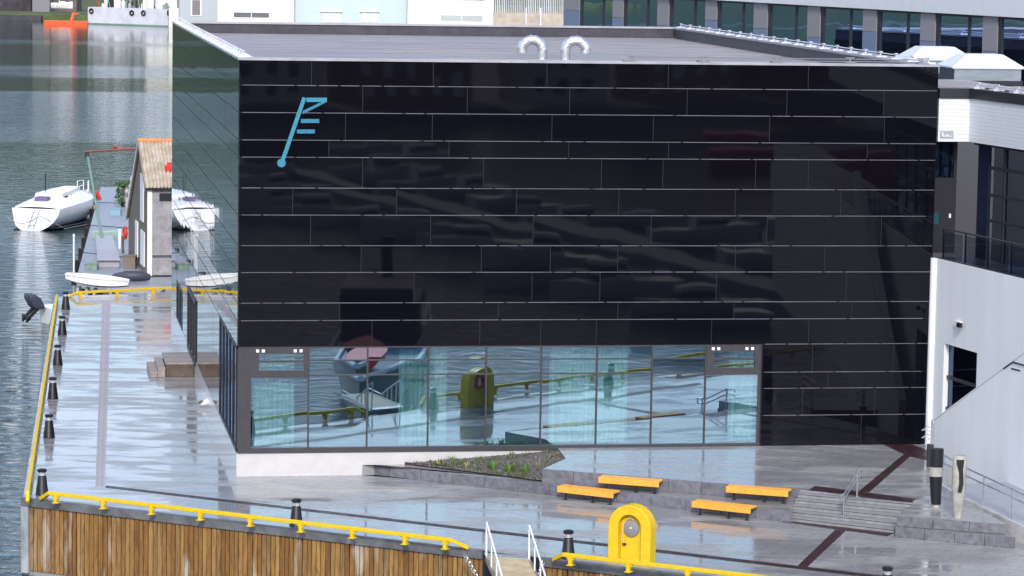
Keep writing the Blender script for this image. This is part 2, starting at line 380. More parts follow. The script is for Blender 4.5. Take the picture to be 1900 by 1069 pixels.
# ------------------------------------------------------------------ black building
BW, BDp, BH, PLZ = 26.43, 46.0, 15.47, .95
bb = thing('black_building', 'large black glass-panelled waterfront building with a teal flag-like emblem and a ribbon window', 'building', C0)
core = MB()
core.par(FA(0, 0, 4.85), b2 * BW, b1 * BDp, Z * 10.05)
core.par(FA(19.82, 0, 0), b2 * (BW - 19.82), b1 * 10, Z * 4.84)
core.par(FA(0, -10, 0), b2 * BW, b1 * (BDp - 10), Z * 4.84)
core.build('wall_core', BLACK, bb)

rm = MB(); rm.par(FA(.1, -.05, 0), b2 * 19.6, b1 * 9.9, Z * .86)
rm.par(FA(.2, -9.8, .87), b2 * 19.4, b1 * .15, Z * 3.9); rm.par(FA(19.6, -.4, .87), b2 * .15, b1 * 9.3, Z * 3.9); rm.par(FA(.2, -.4, 4.70), b2 * 19.3, b1 * 9.3, Z * .1)
rm.build('room', INT, bb)
pl = MB(); pl.par(FA(0, .03, 0), b2 * 19.82, b1 * .25, Z * .86); pl.par(SI(0, .03, 0), b2 * .25, b1 * BDp, Z * .86)
pl.build('plinth', PLIN, bb)
# cladding rows
ys = [111.5, 157.7, 208.6, 259.5, 291.3, 348.5, 398.8, 455.7, 505.6, 562.4, 595]
rows = [fac(459, y)[1] for y in ys] + [4.85]
joints = [[578, 804, 1015, 1240, 1500], [673, 867, 1057, 1275, 1460, 1640], [641, 802, 1024, 1212, 1428, 1641], [610, 833, 1055, 1240, 1609],
          [673, 897, 1116, 1230, 1402, 1500], [543, 736, 958, 1148, 1364, 1560], [576, 799, 989, 1208, 1423, 1635], [670, 893, 1021, 1146, 1364, 1530],
          [768, 987, 1113, 1329, 1570], [630, 798, 924, 1146, 1361, 1580], [690, 890, 1003, 1106, 1320, 1500]]
GAP = .014
pm = MB(); st = MB(); vt = MB(); rr = random.Random(11)
def panel(mb, P, u0, u1, z0, z1, amp=.0032):
    c = [P(u, .03 + rr.uniform(-amp, amp), z) for u, z in ((u0, z0), (u1, z0), (u1, z1), (u0, z1))]
    # thin solid: planar front (3 free corners fix the 4th), side returns
    c[3] = c[0] + c[2] - c[1]
    k = P(0, -.0, 0) - P(0, .028, 0)
    mb.prism(c, k)
def frow(z1, z0, us):
    us = [u for u in us]
    for a, b in zip(us[:-1], us[1:]): panel(pm, FA, a + GAP, b - GAP, z0 + GAP, z1 - GAP)
for i in range(len(rows) - 1):
    us = [0] + [fac(x, (ys + [645])[i] + 15)[0] for x in joints[i]] + [BW]
    frow(rows[i], rows[i + 1], us)
    for u in us[1:-1]: MB().par(FA(u - .009, .030, rows[i + 1] + .02), b2 * .018, b1 * -.008, Z * (rows[i] - rows[i + 1] - .04)).build('joint_rib', VTRIM, bb)
    if i:
        x = .1
        while x < BW - .3:
            L_ = rr.choice((1.9, 2.9, 3.6, .7)); e = min(x + L_, BW - .05)
            st.par(FA(x, .034, rows[i] - .013), b2 * (e - x), b1 * -.012, Z * .026); x = e + .1
        st.build('joint_strip', STRIP, bb); st = MB()
lr = [4.85] + [fac(1500, y)[1] for y in (690, 720, 770)] + [PLZ]
lj = [[1506, 1656], [1536], [1490, 1624], [1600]]
for i in range(4):
    us = [19.86] + [fac(x, 700)[0] for x in lj[i]] + [BW]
    frow(lr[i], lr[i + 1], us)
    for u in us[1:-1]: MB().par(FA(u - .009, .030, lr[i + 1] + .02), b2 * .018, b1 * -.008, Z * (lr[i] - lr[i + 1] - .04)).build('joint_rib', VTRIM, bb)
    x = 19.95
    while x < BW - .3:
        L_ = rr.choice((1.3, 2.0, .8)); e = min(x + L_, BW - .05); st.par(FA(x, .034, lr[i] - .013), b2 * (e - x), b1 * -.012, Z * .026); x = e + .09
    st.build('joint_strip', STRIP, bb); st = MB()
pm.build('front_cladding', CLAD, bb)
sm_ = MB()
def srow(z1, z0, ss):
    for a, b in zip(ss[:-1], ss[1:]): panel(sm_, SI, a + .02, b - .02, z0 + .02, z1 - .02, .002)
for i in range(len(rows) - 1):
    ss = [0]; x = rr.uniform(2, 4.5)
    while x < BDp - 1.5: ss.append(x); x += 4.5
    srow(rows[i], rows[i + 1], ss + [BDp])
# side lower zone: openings 0.25-9.5 (glazing), 25-31 (door), 36-41 (window)
srow(4.85, .88, [9.55, 13.5, 17.5, 21.5, 24.9]); srow(4.85, 3.62, [25, 31]); srow(4.85, .88, [31.1, 35.9]); srow(4.85, 2.8, [36, 41]); srow(4.85, .88, [41.1, BDp])
sm_.build('side_cladding', CLAD2, bb)
def sframe(mb, s0, s1, z0, z1, t=.12, n=1, d0=-.06, d1=.05):
    for a in [s0 + (s1 - s0 - t) * k / n for k in range(n + 1)]: mb.par(SI(a, d1, z0), b1 * t, b2 * (d1 - d0), Z * (z1 - z0))
    mb.par(SI(s0, d1 - .003, z0 - .004), b1 * (s1 - s0), b2 * (d1 - d0), Z * t); mb.par(SI(s0, d1 - .003, z1 - t + .004), b1 * (s1 - s0), b2 * (d1 - d0), Z * t)
def spane(par_, s0, s1, z0, z1):
    MB().quad(SI(s1, .0, z0), SI(s0, .0, z0), SI(s0, .0, z1), SI(s1, .0, z1)).build('pane', DGLASS, par_)
fr = MB(); sframe(fr, .3, 9.5, .9, 4.84, n=5); w_ = fr.build('side_window', DFRAME, bb)
for k in range(5): spane(w_, .42 + k * 1.82, .3 + (k + 1) * 1.82, 1.0, 4.74)
fr = MB(); sframe(fr, 25, 31, .66, 3.6, .2, n=3, d1=.09); w_ = fr.build('side_door', DFRAME, bb)
for k in range(3): spane(w_, 25.2 + k * 1.93, 25 + (k + 1) * 1.93, .86, 3.4)
fr = MB(); sframe(fr, 36, 41, .88, 2.78, .16, n=2); w_ = fr.build('side_window', DFRAME, bb)
for k in range(2): spane(w_, 36.16 + k * 2.42, 36 + (k + 1) * 2.42, 1.04, 2.62)
# ribbon window
wf = MB(); zs, ze = .87, 4.84
U = lambda x, y=760: fac(x, y)[0]
wf.par(FA(.02, .08, zs), b2 * (19.8), b1 * .25, Z * .19)                       # sill
wf.par(FA(.02, .06, ze - .05), b2 * 19.8, b1 * .2, Z * .05)
uL = U(465); wf.par(FA(.0, .07, zs + .19), b2 * uL, b1 * .25, Z * (ze - zs - .245))
uR = U(1405); wf.par(FA(uR, .065, zs + .19), b2 * (19.8 - uR), b1 * .2, Z * (ze - zs - .245))
mu = [U(x) for x in (572, 681, 794, 901, 1003, 1106, 1208, 1307)]
for u in mu: wf.par(FA(u - .03, .05, zs + .19), b2 * .06, b1 * .12, Z * (ze - zs - .245))
zt1 = fac(900, 667)[1]; zt2 = fac(900, 694)[1]
for z in (zt1, zt2): wf.par(FA(mu[0] + .03, .042, z - .025), b2 * (mu[-1] - mu[0] - .06), b1 * .09, Z * .05)
wfo = wf.build('ribbon_window', FRAME, bb)
def pane(par_, u0, u1, z0, z1, d=.0):
    e = [rr.uniform(-.0035, .0035) for _ in range(3)]
    MB().quad(FA(u0, d + e[0], z0), FA(u1, d + e[1], z0), FA(u1, d + e[2], z1), FA(u0, d + e[0] + e[2] - e[1], z1)).build('pane', GLASS, par_)
for a, b in zip(mu[:-1], mu[1:]):
    pane(wfo, a + .03, b - .03, zs + .19, zt2 - .025); pane(wfo, a + .03, b - .03, zt2 + .025, zt1 - .025); pane(wfo, a + .03, b - .03, zt1 + .025, ze - .05)
for a, b in ((uL, mu[0] - .03), (mu[-1] + .03, uR)):
    pane(wfo, a, b, zs + .19, zt2 - .08)
    v = MB(); o_ = .09; t = .26
    v.par(FA(a, o_, zt2 - .08), b2 * (b - a), b1 * .14, Z * .27); v.par(FA(a, o_, ze - .26), b2 * (b - a), b1 * .14, Z * .21)
    v.par(FA(a, o_ - .003, zt2 + .19), b2 * t * 1.1, b1 * .14, Z * (ze - .26 - zt2 - .19)); v.par(FA(b - t * .6, o_ - .003, zt2 + .19), b2 * t * .6, b1 * .14, Z * (ze - .26 - zt2 - .19))
    vo = v.build('vent_window', FRAME, bb)
    v = MB(); v.par(FA(a + t, .08, (zt2 + ze) / 2 - .05), b2 * (b - a - t * 1.5), b1 * .05, Z * .08); v.build('louvre', FRAME, vo)
    pane(vo, a + t, b - t * .6, zt2 + .19, ze - .26, .03)
    for k in (0, .21, b - a - .72, b - a - .5):
        MB().par(FA(a + .18 + k, .115, ze - .2), b2 * .11, b1 * .02, Z * .11).build('hinge_plate', WHITE, vo)
# parapet and roof
RZ = 14.92
rf_ = MB(); rf_.par(FA(.5, -.5, RZ - .02), b2 * (BW - 1), b1 * (BDp - 1), Z * .02); rfo = rf_.build('roof', ROOF, bb)
for k in range(1, 23):
    MB().par(FA(.6, -.6 - k * 1.95, RZ + .002), b2 * (BW - 1.2), b1 * .06, Z * .006).build('felt_seam', M('felt_seam', (.16, .15, .165), .5), rfo)
pr = MB()
pr.par(FA(.03, -.03, 14.9), b2 * .45, b1 * (BDp - .06), Z * .5); pr.par(FA(BW - .48, -.03, 14.9), b2 * .45, b1 * (BDp - .06), Z * .5)
pr.par(FA(.48, -.03, 14.9), b2 * (BW - .96), b1 * .4, Z * .5); pr.par(FA(.48, -BDp + .43, 14.9), b2 * (BW - .96), b1 * .4, Z * .5)
pr.build('parapet', PINN, bb)
cp = MB(); cp.par(FA(-.06, .07, 15.40), b2 * (BW + .1), b1 * .5, Z * .09); cp.par(FA(.6, -BDp + .5, 15.41), b2 * (BW - .7), b1 * .5, Z * .09)
cp.par(FA(BW - .52, -.44, 15.405), b2 * .56, b1 * (BDp - .95), Z * .085)
cp.build('parapet_cap', CAPM, bb)
MB().par(FA(-.06, -.44, 15.405), b2 * .62, b1 * (BDp - .5), Z * .085).build('parapet_cap', CAPW, bb)
# emblem
e = MB()
def EP(x, y): return fac(500 + x / 6.286, 160 + y / 6.286)
def bar(mb, a, b, wd):
    (u0, z0), (u1, z1) = EP(*a), EP(*b); dx, dz = u1 - u0, z1 - z0; L_ = hypot(dx, dz); wd = wd / 6.286 / 50.4 / 2
    nx, nz = -dz / L_ * wd, dx / L_ * wd
    mb.prism([FA(u0 + nx, .05, z0 + nz), FA(u1 + nx, .05, z1 + nz), FA(u1 - nx, .05, z1 - nz), FA(u0 - nx, .05, z0 - nz)], b1 * -.03)
bar(e, (405, 132), (150, 870), 46); bar(e, (428, 158), (668, 158), 50)
u_, z_ = EP(138, 895); e.lathe(FA(u_, .048, z_), [(.155, 0), (.155, .036)], 24, az=-b1)
e.build('emblem', TEAL, bb)
e = MB(); 
for a, b, wd in (((365, 405), (578, 405), 46), ((318, 527), (527, 527), 46)): bar(e, a, b, wd)
(ua, za), (ub, zb), (uc, zc), (ud, zd) = EP(600, 185), EP(662, 185), EP(388, 325), EP(388, 285)
e.prism([FA(ua, .05, za), FA(ub, .05, zb), FA(uc, .05, zc), FA(ud, .05, zd)], b1 * -.025)
e.build('emblem_bar', M("teal_sign_dim", (.028, .17, .28), .5, var=.25, vs=14), bb)
# curtains
for (x0, x1, lb) in ((470, 548, 'pale teal curtain behind the leftmost pane of the ribbon window'), (742, 832, 'pale teal curtain behind the ribbon window left of the mirrored yellow station'),
                     (1022, 1168, 'widest pale curtain, gathered behind the middle right of the ribbon window'), (1356, 1403, 'narrow pale curtain at the right end of the ribbon window')):
    u0, u1 = U(x0), U(x1); c = MB(); n = max(12, int((u1 - u0) * 16)); pts = []
    a = [FA(u0 + (u1 - u0) * k / n, -.45 + .06 * sin(k * 1.9) + .02 * sin(k * .7), 1.06) for k in range(n + 1)]
    c.loft([a, [p + Z * 3.62 for p in a]], close=False, caps=False)
    o = one('curtain', c, CURT, lb, 'curtain', 'curtains behind the ribbon window', smooth=True)
# roof vents
for px, sgn, lb in ((1006, -1, 'left silver gooseneck vent on the black roof, mouth to the left'), (1049, 1, 'right silver gooseneck vent on the black roof, mouth to the right')):
    P = D(px, 95, 128.5); t_ = thing('roof_vent', lb, 'roof vent', (P.x, P.y, RZ), 'gooseneck vents on the black roof')
    R_ = .42; zc_ = 20 - (92 + 114) / 5800 * 128.5
    pts = [Vector((P.x, P.y, RZ)), Vector((P.x, P.y, zc_ - .2))] + [Vector((P.x + sgn * (R_ - R_ * cos(a)), P.y, zc_ + R_ * sin(a))) for a in [k * pi * 1.08 / 8 for k in range(9)]]
    b = MB(); b.tube(pts, .205, 16); b.build('duct', SILV, t_, smooth=False)
    b = MB()
    for k in (2, 4, 6, 8, 10): 
        d = (pts[k] - pts[k - 1]).normalized(); b.tube([pts[k] - d * .012, pts[k] + d * .012], .22, 16)
    b.build('seam_ring', STEEL, t_)
    b = MB(); b.box((P.x, P.y, RZ + .06), .7, .7, .12); b.build('base_flange', CAPM, t_)
# roof edge wires with brackets
def edge_wire(name, label, pts, n, side, wm=None):
    wm = wm or CAPW
    t_ = thing(name, label, 'safety wire', pts[0], 'safety wires round the roof edge')
    a, b = pts
    for z, r in ((.16, .02), (.07, .018)):
        w_ = MB(); w_.tube([a + Z * z, b + Z * z], r, 6); w_.build('wire', wm, t_)
    for k in range(n + 1):
        p = a + (b - a) * (k / n); m_ = MB(); d = (b - a).normalized(); s_ = Vector((-d.y, d.x, 0))
        m_.box(p + Z * .02, .42, .44, .06, d, s_); m_.box(p + Z * .12, .05, .05, .18, d, s_); m_.box(p + Z * .21, .34, .07, .035, d, s_); m_.build('bracket', wm, t_)
edge_wire('roof_edge_wire', 'pale safety wire with close brackets along the left roof edge', (FA(.2, -1, 15.49), FA(.2, -45, 15.49)), 36, 1)
edge_wire('roof_edge_wire', 'pale safety wire with brackets along the right roof edge of the black building', (FA(BW - .22, -.6, 15.49), FA(BW - .22, -45, 15.49)), 20, 1)
edge_wire('roof_edge_wire', 'thin safety wire along the front roof edge above the emblem facade', (FA(14.5, -.15, 15.49), FA(BW - .6, -.15, 15.49)), 4, 1, M('dull_wire', (.25, .25, .28), .4, .3))

# ------------------------------------------------------------------ plaza levels, stairs, planter
T1 = .38; ZE = .78
def slab(name, pts, zt, zb=.002): pass
pz = [(1035, 831), (1050, 851), (1007, 870)]
def zp(P): return PLZ - .0165 * (-(P - C0).dot(b1))
def GP(x, y):
    z = .86
    for _ in range(12): p = G(x, y, z); z = zp(p)
    return G(x, y, z)
A1 = FA(U(1035, 831), .03, PLZ); A2 = GP(1050, 851); A3 = GP(1007, 870)
A4 = GP(1484, 909); A5 = GP(1700, 929); A6 = GP(1665, 957); A7 = GP(1868, 973)
KR = [A7, GP(1792, 929), GP(1742, 900)]
AR = FA(BW + .1, .03, PLZ)
AR.z = zp(AR)
wb = GP(1741, 862)
top = [A1, A2, A3, A4, A5, A6, A7, KR[1], KR[2], wb, AR]
mb = MB(); n_ = len(top); base = [Vector((p.x, p.y, 0.004)) for p in top]
mb.add(top + base, [tuple(range(n_))[::-1]] + [((i + 1) % n_, i, n_ + i, n_ + (i + 1) % n_) for i in range(n_)])
pzo = struct(mb.build('plaza', DECK))
# lower tier
B1 = G(666, 859, T1); B2 = G(1462, 947, T1)
wl = C0 - b1 * .05
tb = [G(666, 859, T1), G(1470, 949, T1), G(1481, 922, T1), A3 * 1., FA(U(750, 858), .04, 0), FA(U(672, 858), .04, 0)]
tb = [Vector((p.x, p.y, 0)) for p in tb]
tb[3] = Vector((A3.x, A3.y, 0)) + Vector((0, .5, 0))
struct(MB().prism(tb, Z * T1).build('terrace', DECK))
def blocks(mb, a, b, z0, z1, n, t=.06, out=None):
    d = b - a; L_ = d.length; d = d / L_; o_ = out or qn
    for k in range(n):
        p = a + d * (L_ * k / n + .008); zt_ = z1 if z1 else zp(p + d * (L_ / n / 2)) + .006; mb.par(Vector((p.x, p.y, z0)), Vector((d.x, d.y, 0)) * (L_ / n - .016), o_ * t, Z * (zt_ - z0))
a_, b_ = Vector((B1.x, B1.y, 0)), Vector((tb[1].x, tb[1].y, 0)); KA, KB = a_, b_
g = MB(); blocks(g, a_, b_, .003, T1 + .006, 13); one('granite_kerb_wall', g, GRAN, 'long low granite block wall edging the lower terrace left of the steps', 'low wall', 'granite block walls', bevel=.008)
g = MB(); blocks(g, A3, A4, T1 + .003, None, 8); one('granite_kerb_wall', g, GRAN, 'granite block wall behind the two upper orange benches', 'low wall', 'granite block walls', bevel=.008)
# right of the steps
C1 = G(1662, 977, .36); C2 = G(1884, 997, .36)
mb = MB(); mb.prism([Vector((p.x, p.y, .004)) for p in (C1, C2, A7 * 1., A6 * 1.)], Z * .35); struct(mb.build('terrace', DECK))
g = MB(); blocks(g, C1, C2, .003, .37, 4); one('granite_kerb_wall', g, GRAN, 'lowest granite block course right of the steps below the two totems', 'low wall', 'granite block walls', bevel=.008)
g = MB(); blocks(g, A6, A7, .375, None, 3); one('granite_kerb_wall', g, GRAN, 'upper granite block course right of the steps below the two totems', 'low wall', 'granite block walls', bevel=.008)
# steps
stt = thing('granite_steps', 'flight of five broad wet granite steps with maroon strips above and below', 'steps', G(1560, 970))
Ls, Rs = Vector(G(1462, 967, 0)), Vector(G(1659, 990, 0)); Lt, Rt = Vector((A4.x, A4.y, 0)), Vector((A5.x, A5.y, 0))
for k in range(5):
    f0, f1 = k / 5, 1.02
    l0, r0 = Ls.lerp(Lt, f0), Rs.lerp(Rt, f0); l1, r1 = Ls.lerp(Lt, f1), Rs.lerp(Rt, f1)
    z = (min(A4.z, A5.z) - .03) * (k + 1) / 5
    s_ = MB(); s_.prism([Vector((p.x, p.y, .004 + (z - .15 if k else 0))) for p in (l0, r0, r1, l1)], Z * (z - (.004 + (z - .15 if k else 0)))); s_.build('step', STEPM, stt, bevel=.01)
    nz = MB(); nz.par(Vector((l0.x, l0.y, z - .045)) + qn * .0, (r0 - l0), qn * .006, Z * .018); nz.build('riser_line', DMET, stt)  # thin dark line along the top of each riser
# maroon strips (flat ground markings)
def strip(pts, z, name='paving_strip', mat=MAROON):
    P = [G(x, y, z) for x, y in pts]; nm = MB(); nm.prism([Vector((p.x, p.y, z + .0041)) for p in P], Z * .003); return struct(nm.build(name, mat))
strip([(196, 901), (196, 905), (1900, 1105), (1900, 1099)], 0)
strip([(1451, 968), (1468, 965), (1659, 989), (1646, 995)], 0.004)
strip([(1550, 983), (1569, 985), (1497, 1053), (1478, 1052)], 0.001)
def pstrip(pts):
    P = [GP(x, y) + Z * .006 for x, y in pts]
    m_ = MB(); m_.add(P, [tuple(range(len(P)))]); o = struct(m_.build('paving_strip', MAROON))
    if o.data.polygons[0].normal.z < 0: o.data.flip_normals()
pstrip([(1500, 910), (1513, 902), (1702, 926), (1690, 931)])
pstrip([(1593, 912), (1612, 914), (1690, 846), (1677, 843)])
pstrip([(1634, 823), (1684, 822), (1722, 836), (1728, 856), (1686, 847)])
# drain strip on the left quay
dl0, dl1, dr0, dr1 = G(177, 902), G(189.5, 559), G(194.6, 902), G(206.3, 559)
m_ = MB()
for k in range(7):
    f0, f1 = (k + .06) / 7, (k + .94) / 7
    m_.prism([p + Z * .004 for p in (dl0.lerp(dr0, f0), dl0.lerp(dr0, f1), dl1.lerp(dr1, f1), dl1.lerp(dr1, f0))], Z * .004)
struct(m_.build('drain_channel', DRAIN))
# planter
pt = thing('planter_bed', 'wedge-shaped gravel bed with a dark steel edge below the ribbon window', 'planter', G(1007, 886, T1))
T = [FA(U(752, 858), .05, T1), G(1007, 884, T1) , Vector((A3.x, A3.y, T1)) + Vector((0, .06, 0)), Vector((A2.x, A2.y, T1)), FA(U(1035, 831), .05, T1)]
for P_, z_ in zip(T, (.43, .43, .44, .70, .86)): P_.z = z_
sb = MB(); sb.add(T, [(0, 1, 2), (0, 2, 3), (0, 3, 4)]); sb.add([Vector((p.x, p.y, T1 - .05)) for p in T], [(0, 4, 3, 2, 1)])
sb.build('soil', SOIL, pt)
eb = MB(); a, b = T[0], T[1]; d = (b - a).normalized(); eb.par(a - Z * .04 + qn * .0, b - a, qn * .05, Z * .09); eb.build('steel_edge', M("rusty_edge", (.05, .03, .028), .6), pt)
rp = random.Random(5)
# small stones in the bed
m_ = MB()
for k in range(420):
    u = rp.random(); v = rp.random() ** .8; f = rp.random() * 3; i_ = int(f); P = T[0].lerp(T[i_ + 1].lerp(T[i_ + 2], f - i_), math.sqrt(u)); s_ = rp.uniform(.03, .07)
    a_ = Vector((rp.uniform(-1, 1), rp.uniform(-1, 1), .2)).normalized(); b__ = Z.cross(a_).normalized()
    m_.add([P + a_ * s_, P + b__ * s_, P - a_ * s_, P - b__ * s_, P + Z * s_ * 1.1], [(0, 1, 4), (1, 2, 4), (2, 3, 4), (3, 0, 4)])
o = m_.build('gravel', M("bed_stones", (.11, .10, .10), .7, island=.6), None); o['kind'] = 'stuff'; tag(o, 'loose grey stones over the planter bed', 'gravel')
tufts = [(840, 853, 0), (888, 853, 0), (915, 868, 1), (944, 873, 2), (974, 876, 3), (865, 863, 4), (1000, 866, 5), (1018, 858, 6), (812, 858, 7)]
tl = ['yellowish sparse plant near the narrow left end of the bed', 'green-yellow tuft close to the white plinth in the bed', 'leftmost of the three bright green tufts along the steel edge', 'middle one of the three bright green tufts along the steel edge',
      'rightmost and darkest of the three bright green tufts along the steel edge', 'low brownish plant just behind the steel edge', 'dry yellow plant near the corner of the upper plaza', 'pale dry plant at the right tip of the bed', 'tiny withered plant in the left tip of the bed']
for x, y, k in tufts:
    P = G(x, y + 5, T1 + .05 + max(0, (876 - y) * .006 * (x - 750) / 250)); m_ = MB(); gr_ = k in (1, 2, 3)
    for j in range(46 if gr_ else 26):
        a = rp.uniform(0, 2 * pi); r0 = rp.uniform(0, .14); h = rp.uniform(.2, .46) if gr_ else rp.uniform(.1, .3); l = rp.uniform(.03, .2)
        c_ = P + Vector((cos(a) * r0, sin(a) * r0, 0)); tpt = c_ + Vector((cos(a) * l, sin(a) * l, h)); s_ = Vector((-sin(a), cos(a), 0)) * .016
        md = c_.lerp(tpt, .6) + Z * h * .08
        m_.add([c_ - s_, c_ + s_, md + s_ * .9, tpt, md - s_ * .9], [(0, 1, 2, 4), (4, 2, 3)])
    one('plant_tuft', m_, PLANT if k in (1, 2, 3) or k == 0 else PLANTY, tl[k] if k < 9 else tl[0], 'plant', 'plants in the gravel bed')

m_ = MB()
for k in range(90):
    f = rp.random() * 3; i_ = int(f); P = T[0].lerp(T[i_ + 1].lerp(T[i_ + 2], f - i_), math.sqrt(rp.uniform(.02, .97)))
    for j in range(9):
        a = rp.uniform(0, 2 * pi); h = rp.uniform(.06, .2); l = rp.uniform(.04, .13); c_ = P + Vector((cos(a), sin(a), 0)) * rp.uniform(0, .09); t__ = c_ + Vector((cos(a) * l, sin(a) * l, h)); s_ = Vector((-sin(a), cos(a), 0)) * .02
        m_.add([c_ - s_, c_ + s_, t__], [(0, 1, 2)])
o = m_.build('ground_cover', M("weed_green", (.10, .14, .045), .7, island=.6), None); o['kind'] = 'stuff'; tag(o, 'low sparse green weeds spread over the planter bed', 'ground cover')

# ------------------------------------------------------------------ benches
def make_bench():
    r = thing('orange_bench', '', 'bench', (0, 0, 0), 'orange slatted benches along the low walls')
    for k in range(3): 
        s_ = MB(); s_.box((0, -.17 + .17 * k, .44), 2.26, .142, .07); s_.build('seat_board', ORNG, r, bevel=.012)
    s_ = MB(); s_.box((0, -.275, .365), 2.26, .04, .22); s_.build('front_board', ORNG, r, bevel=.008)
    for x in (-.85, .25, .95):
        s_ = MB(); s_.box((x, -.0, .385), .07, .46, .035); s_.box((x, -.16, .185), .04, .04, .37); s_.box((x, -.2, .008), .16, .12, .014); s_.build('leg', DMET, r)
    return r
def pxx(P):
    v = P - CAMP; return cx_ + f_ * v.dot(Rv) / v.dot(Fv)
def on_line(a, b, x):
    lo, hi = 0., 1.
    for _ in range(40):
        m_ = (lo + hi) / 2
        if pxx(a.lerp(b, m_)) < x: lo = m_
        else: hi = m_
    return a.lerp(b, (lo + hi) / 2)
pb = make_bench(); i = 0
for (a, b, z, x, lb) in ((A3, A4, T1, 1176, 'left one of the two upper orange benches, on the terrace against the granite wall'), (A3, A4, T1, 1413, 'right one of the two upper orange benches, on the terrace against the granite wall'),
                         (KA, KB, 0, 1101, 'left one of the two lower orange benches, on the quay before the granite wall'), (KA, KB, 0, 1352, 'right one of the two lower orange benches, on the quay before the granite wall')):
    P = on_line(a, b, x); d = b - a; ang = atan2(d.y, d.x); o_ = Vector((sin(ang), -cos(ang), 0)); P = P + o_ * .36; P.z = z
    if i == 0: pb.location = P; pb.rotation_euler.z = ang; pb['label'] = lb
    else: dup(pb, P, ang, lb)
    i += 1

# ------------------------------------------------------------------ bollards
def make_bollard():
    r = thing('light_bollard', '', 'bollard', (0, 0, 0), 'black light bollards along the quay')
    MB().lathe((0, 0, 0), [(.24, 0), (.24, .02), (.23, .03), (.15, .68), (.13, .70)], 24).build('body', BOLM, r, smooth=True)
    MB().lathe((0, 0, .70), [(.115, 0), (.115, .12)], 20).build('light_ring', LENS, r, smooth=True)
    m_ = MB()
    for k in range(3): a = k * 2.09 + .3; m_.box((cos(a) * .115, sin(a) * .115, .76), .02, .02, .13)
    m_.build('cage_rod', STEEL, r)
    MB().lathe((0, 0, .82), [(.09, 0), (.165, .01), (.17, .09), (.13, .115), (.0, .12)], 24).build('cap', BOLM, r, smooth=True)
    return r
bl = [((78, 918, 0), 'black light bollard at the front left corner where the two yellow rails meet'), ((91, 812, 0), 'second nearest black bollard along the left yellow rail'),
      ((98, 740, 0), 'third nearest black bollard along the left yellow rail'), ((107, 677, 0), 'fourth black bollard along the left rail, level with the wooden steps'),
      ((115.5, 621, 0), 'second farthest black bollard along the left yellow rail'), ((122, 574, 0), 'farthest black bollard, by the end of the back yellow rail'),
      ((550, 926, .93), 'black bollard alone behind the long front yellow rail'), ((1055, 984, .93), 'black bollard between the gangway and the yellow arch station'),
      ((1647, 1052, .93), 'black bollard cut off by the bottom edge at the right')]
pbol = make_bollard()
for i, ((x, y, z), lb) in enumerate(bl):
    P = G(x, y, z); P.z = 0
    if i == 0: pbol.location = P; pbol['label'] = lb
    else: dup(pbol, P, i * .7, lb)

# ------------------------------------------------------------------ yellow rails
def rail(label, pts, foot_pts, zr=.33, narrow=False):
    t_ = thing('yellow_rail', label, 'rail', Vector((pts[0].x, pts[0].y, 0)), 'yellow edge rails round the quay')
    for a, b in zip(pts[:-1], pts[1:]):
        d = (b - a).normalized(); s_ = Vector((-d.y, d.x, 0)).normalized(); n2 = d.cross(s_)
        m_ = MB(); m_.par(a - s_ * .065 - n2 * .065 - d * .02, d * ((b - a).length + .04), s_ * .13, n2 * .13); m_.build('beam', YEL, t_, bevel=.015)
    for p in foot_pts:
        d = (pts[2] - pts[1]).normalized(); s_ = Vector((-d.y, d.x, 0)).normalized(); p = Vector((p.x, p.y, 0))
        m_ = MB(); m_.box(p + Z * .15, .12, .10 if narrow else .14, .26, d, s_); m_.box(p + Z * .015, .22, .12 if narrow else .26, .022, d, s_)
        for k in (-1, 1): m_.prism([p + d * k * .05 + Z * .27 - s_ * .03, p + d * k * .18 + Z * .27 - s_ * .03, p + d * k * .05 + Z * .12 - s_ * .03], s_ * .06)
        m_.build('foot', YEL, t_, bevel=.006)
zr = .33
a, b = G(91, 915, zr), G(836, 1002, zr); st_ = G(76, 925, .06); en = G(868, 1016, .06)
rail('long front yellow rail above the timber wall, left of the gangway', [st_, a, b, en], [a.lerp(b, (k + .15) / 8.0) for k in range(8)] + [b.lerp(a, .012)])
a = G(1046, 1029, zr); b = a - q * 26; st_ = G(1028, 1038, .06)
rail('front yellow rail right of the gangway, passing before the arch station', [st_, a, b, b - q * .4 - Z * .25], [a + (-q) * (.25 + 2.05 * k) for k in range(13)])
a, b = G(51.5, 914, zr), G(105.5, 549, zr); d = (b - a).normalized()
rail('yellow rail running along the left quay edge beside the bollards', [a - d * .3 - Z * .27, a, b, b + d * .3 - Z * .27], [a + d * (.5 + 2.1 * k) for k in range(int((b - a).length / 2.1))], narrow=True)
a, b = G(143, 543, zr), G(330, 533.5, zr); d = (b - a).normalized(); b = a + d * 24
rail('yellow rail along the back quay edge below the upturned boat', [G(129, 550, .06), a, b, b + d * .3 - Z * .27], [a + d * (.2 + 2.2 * k) for k in range(11)])

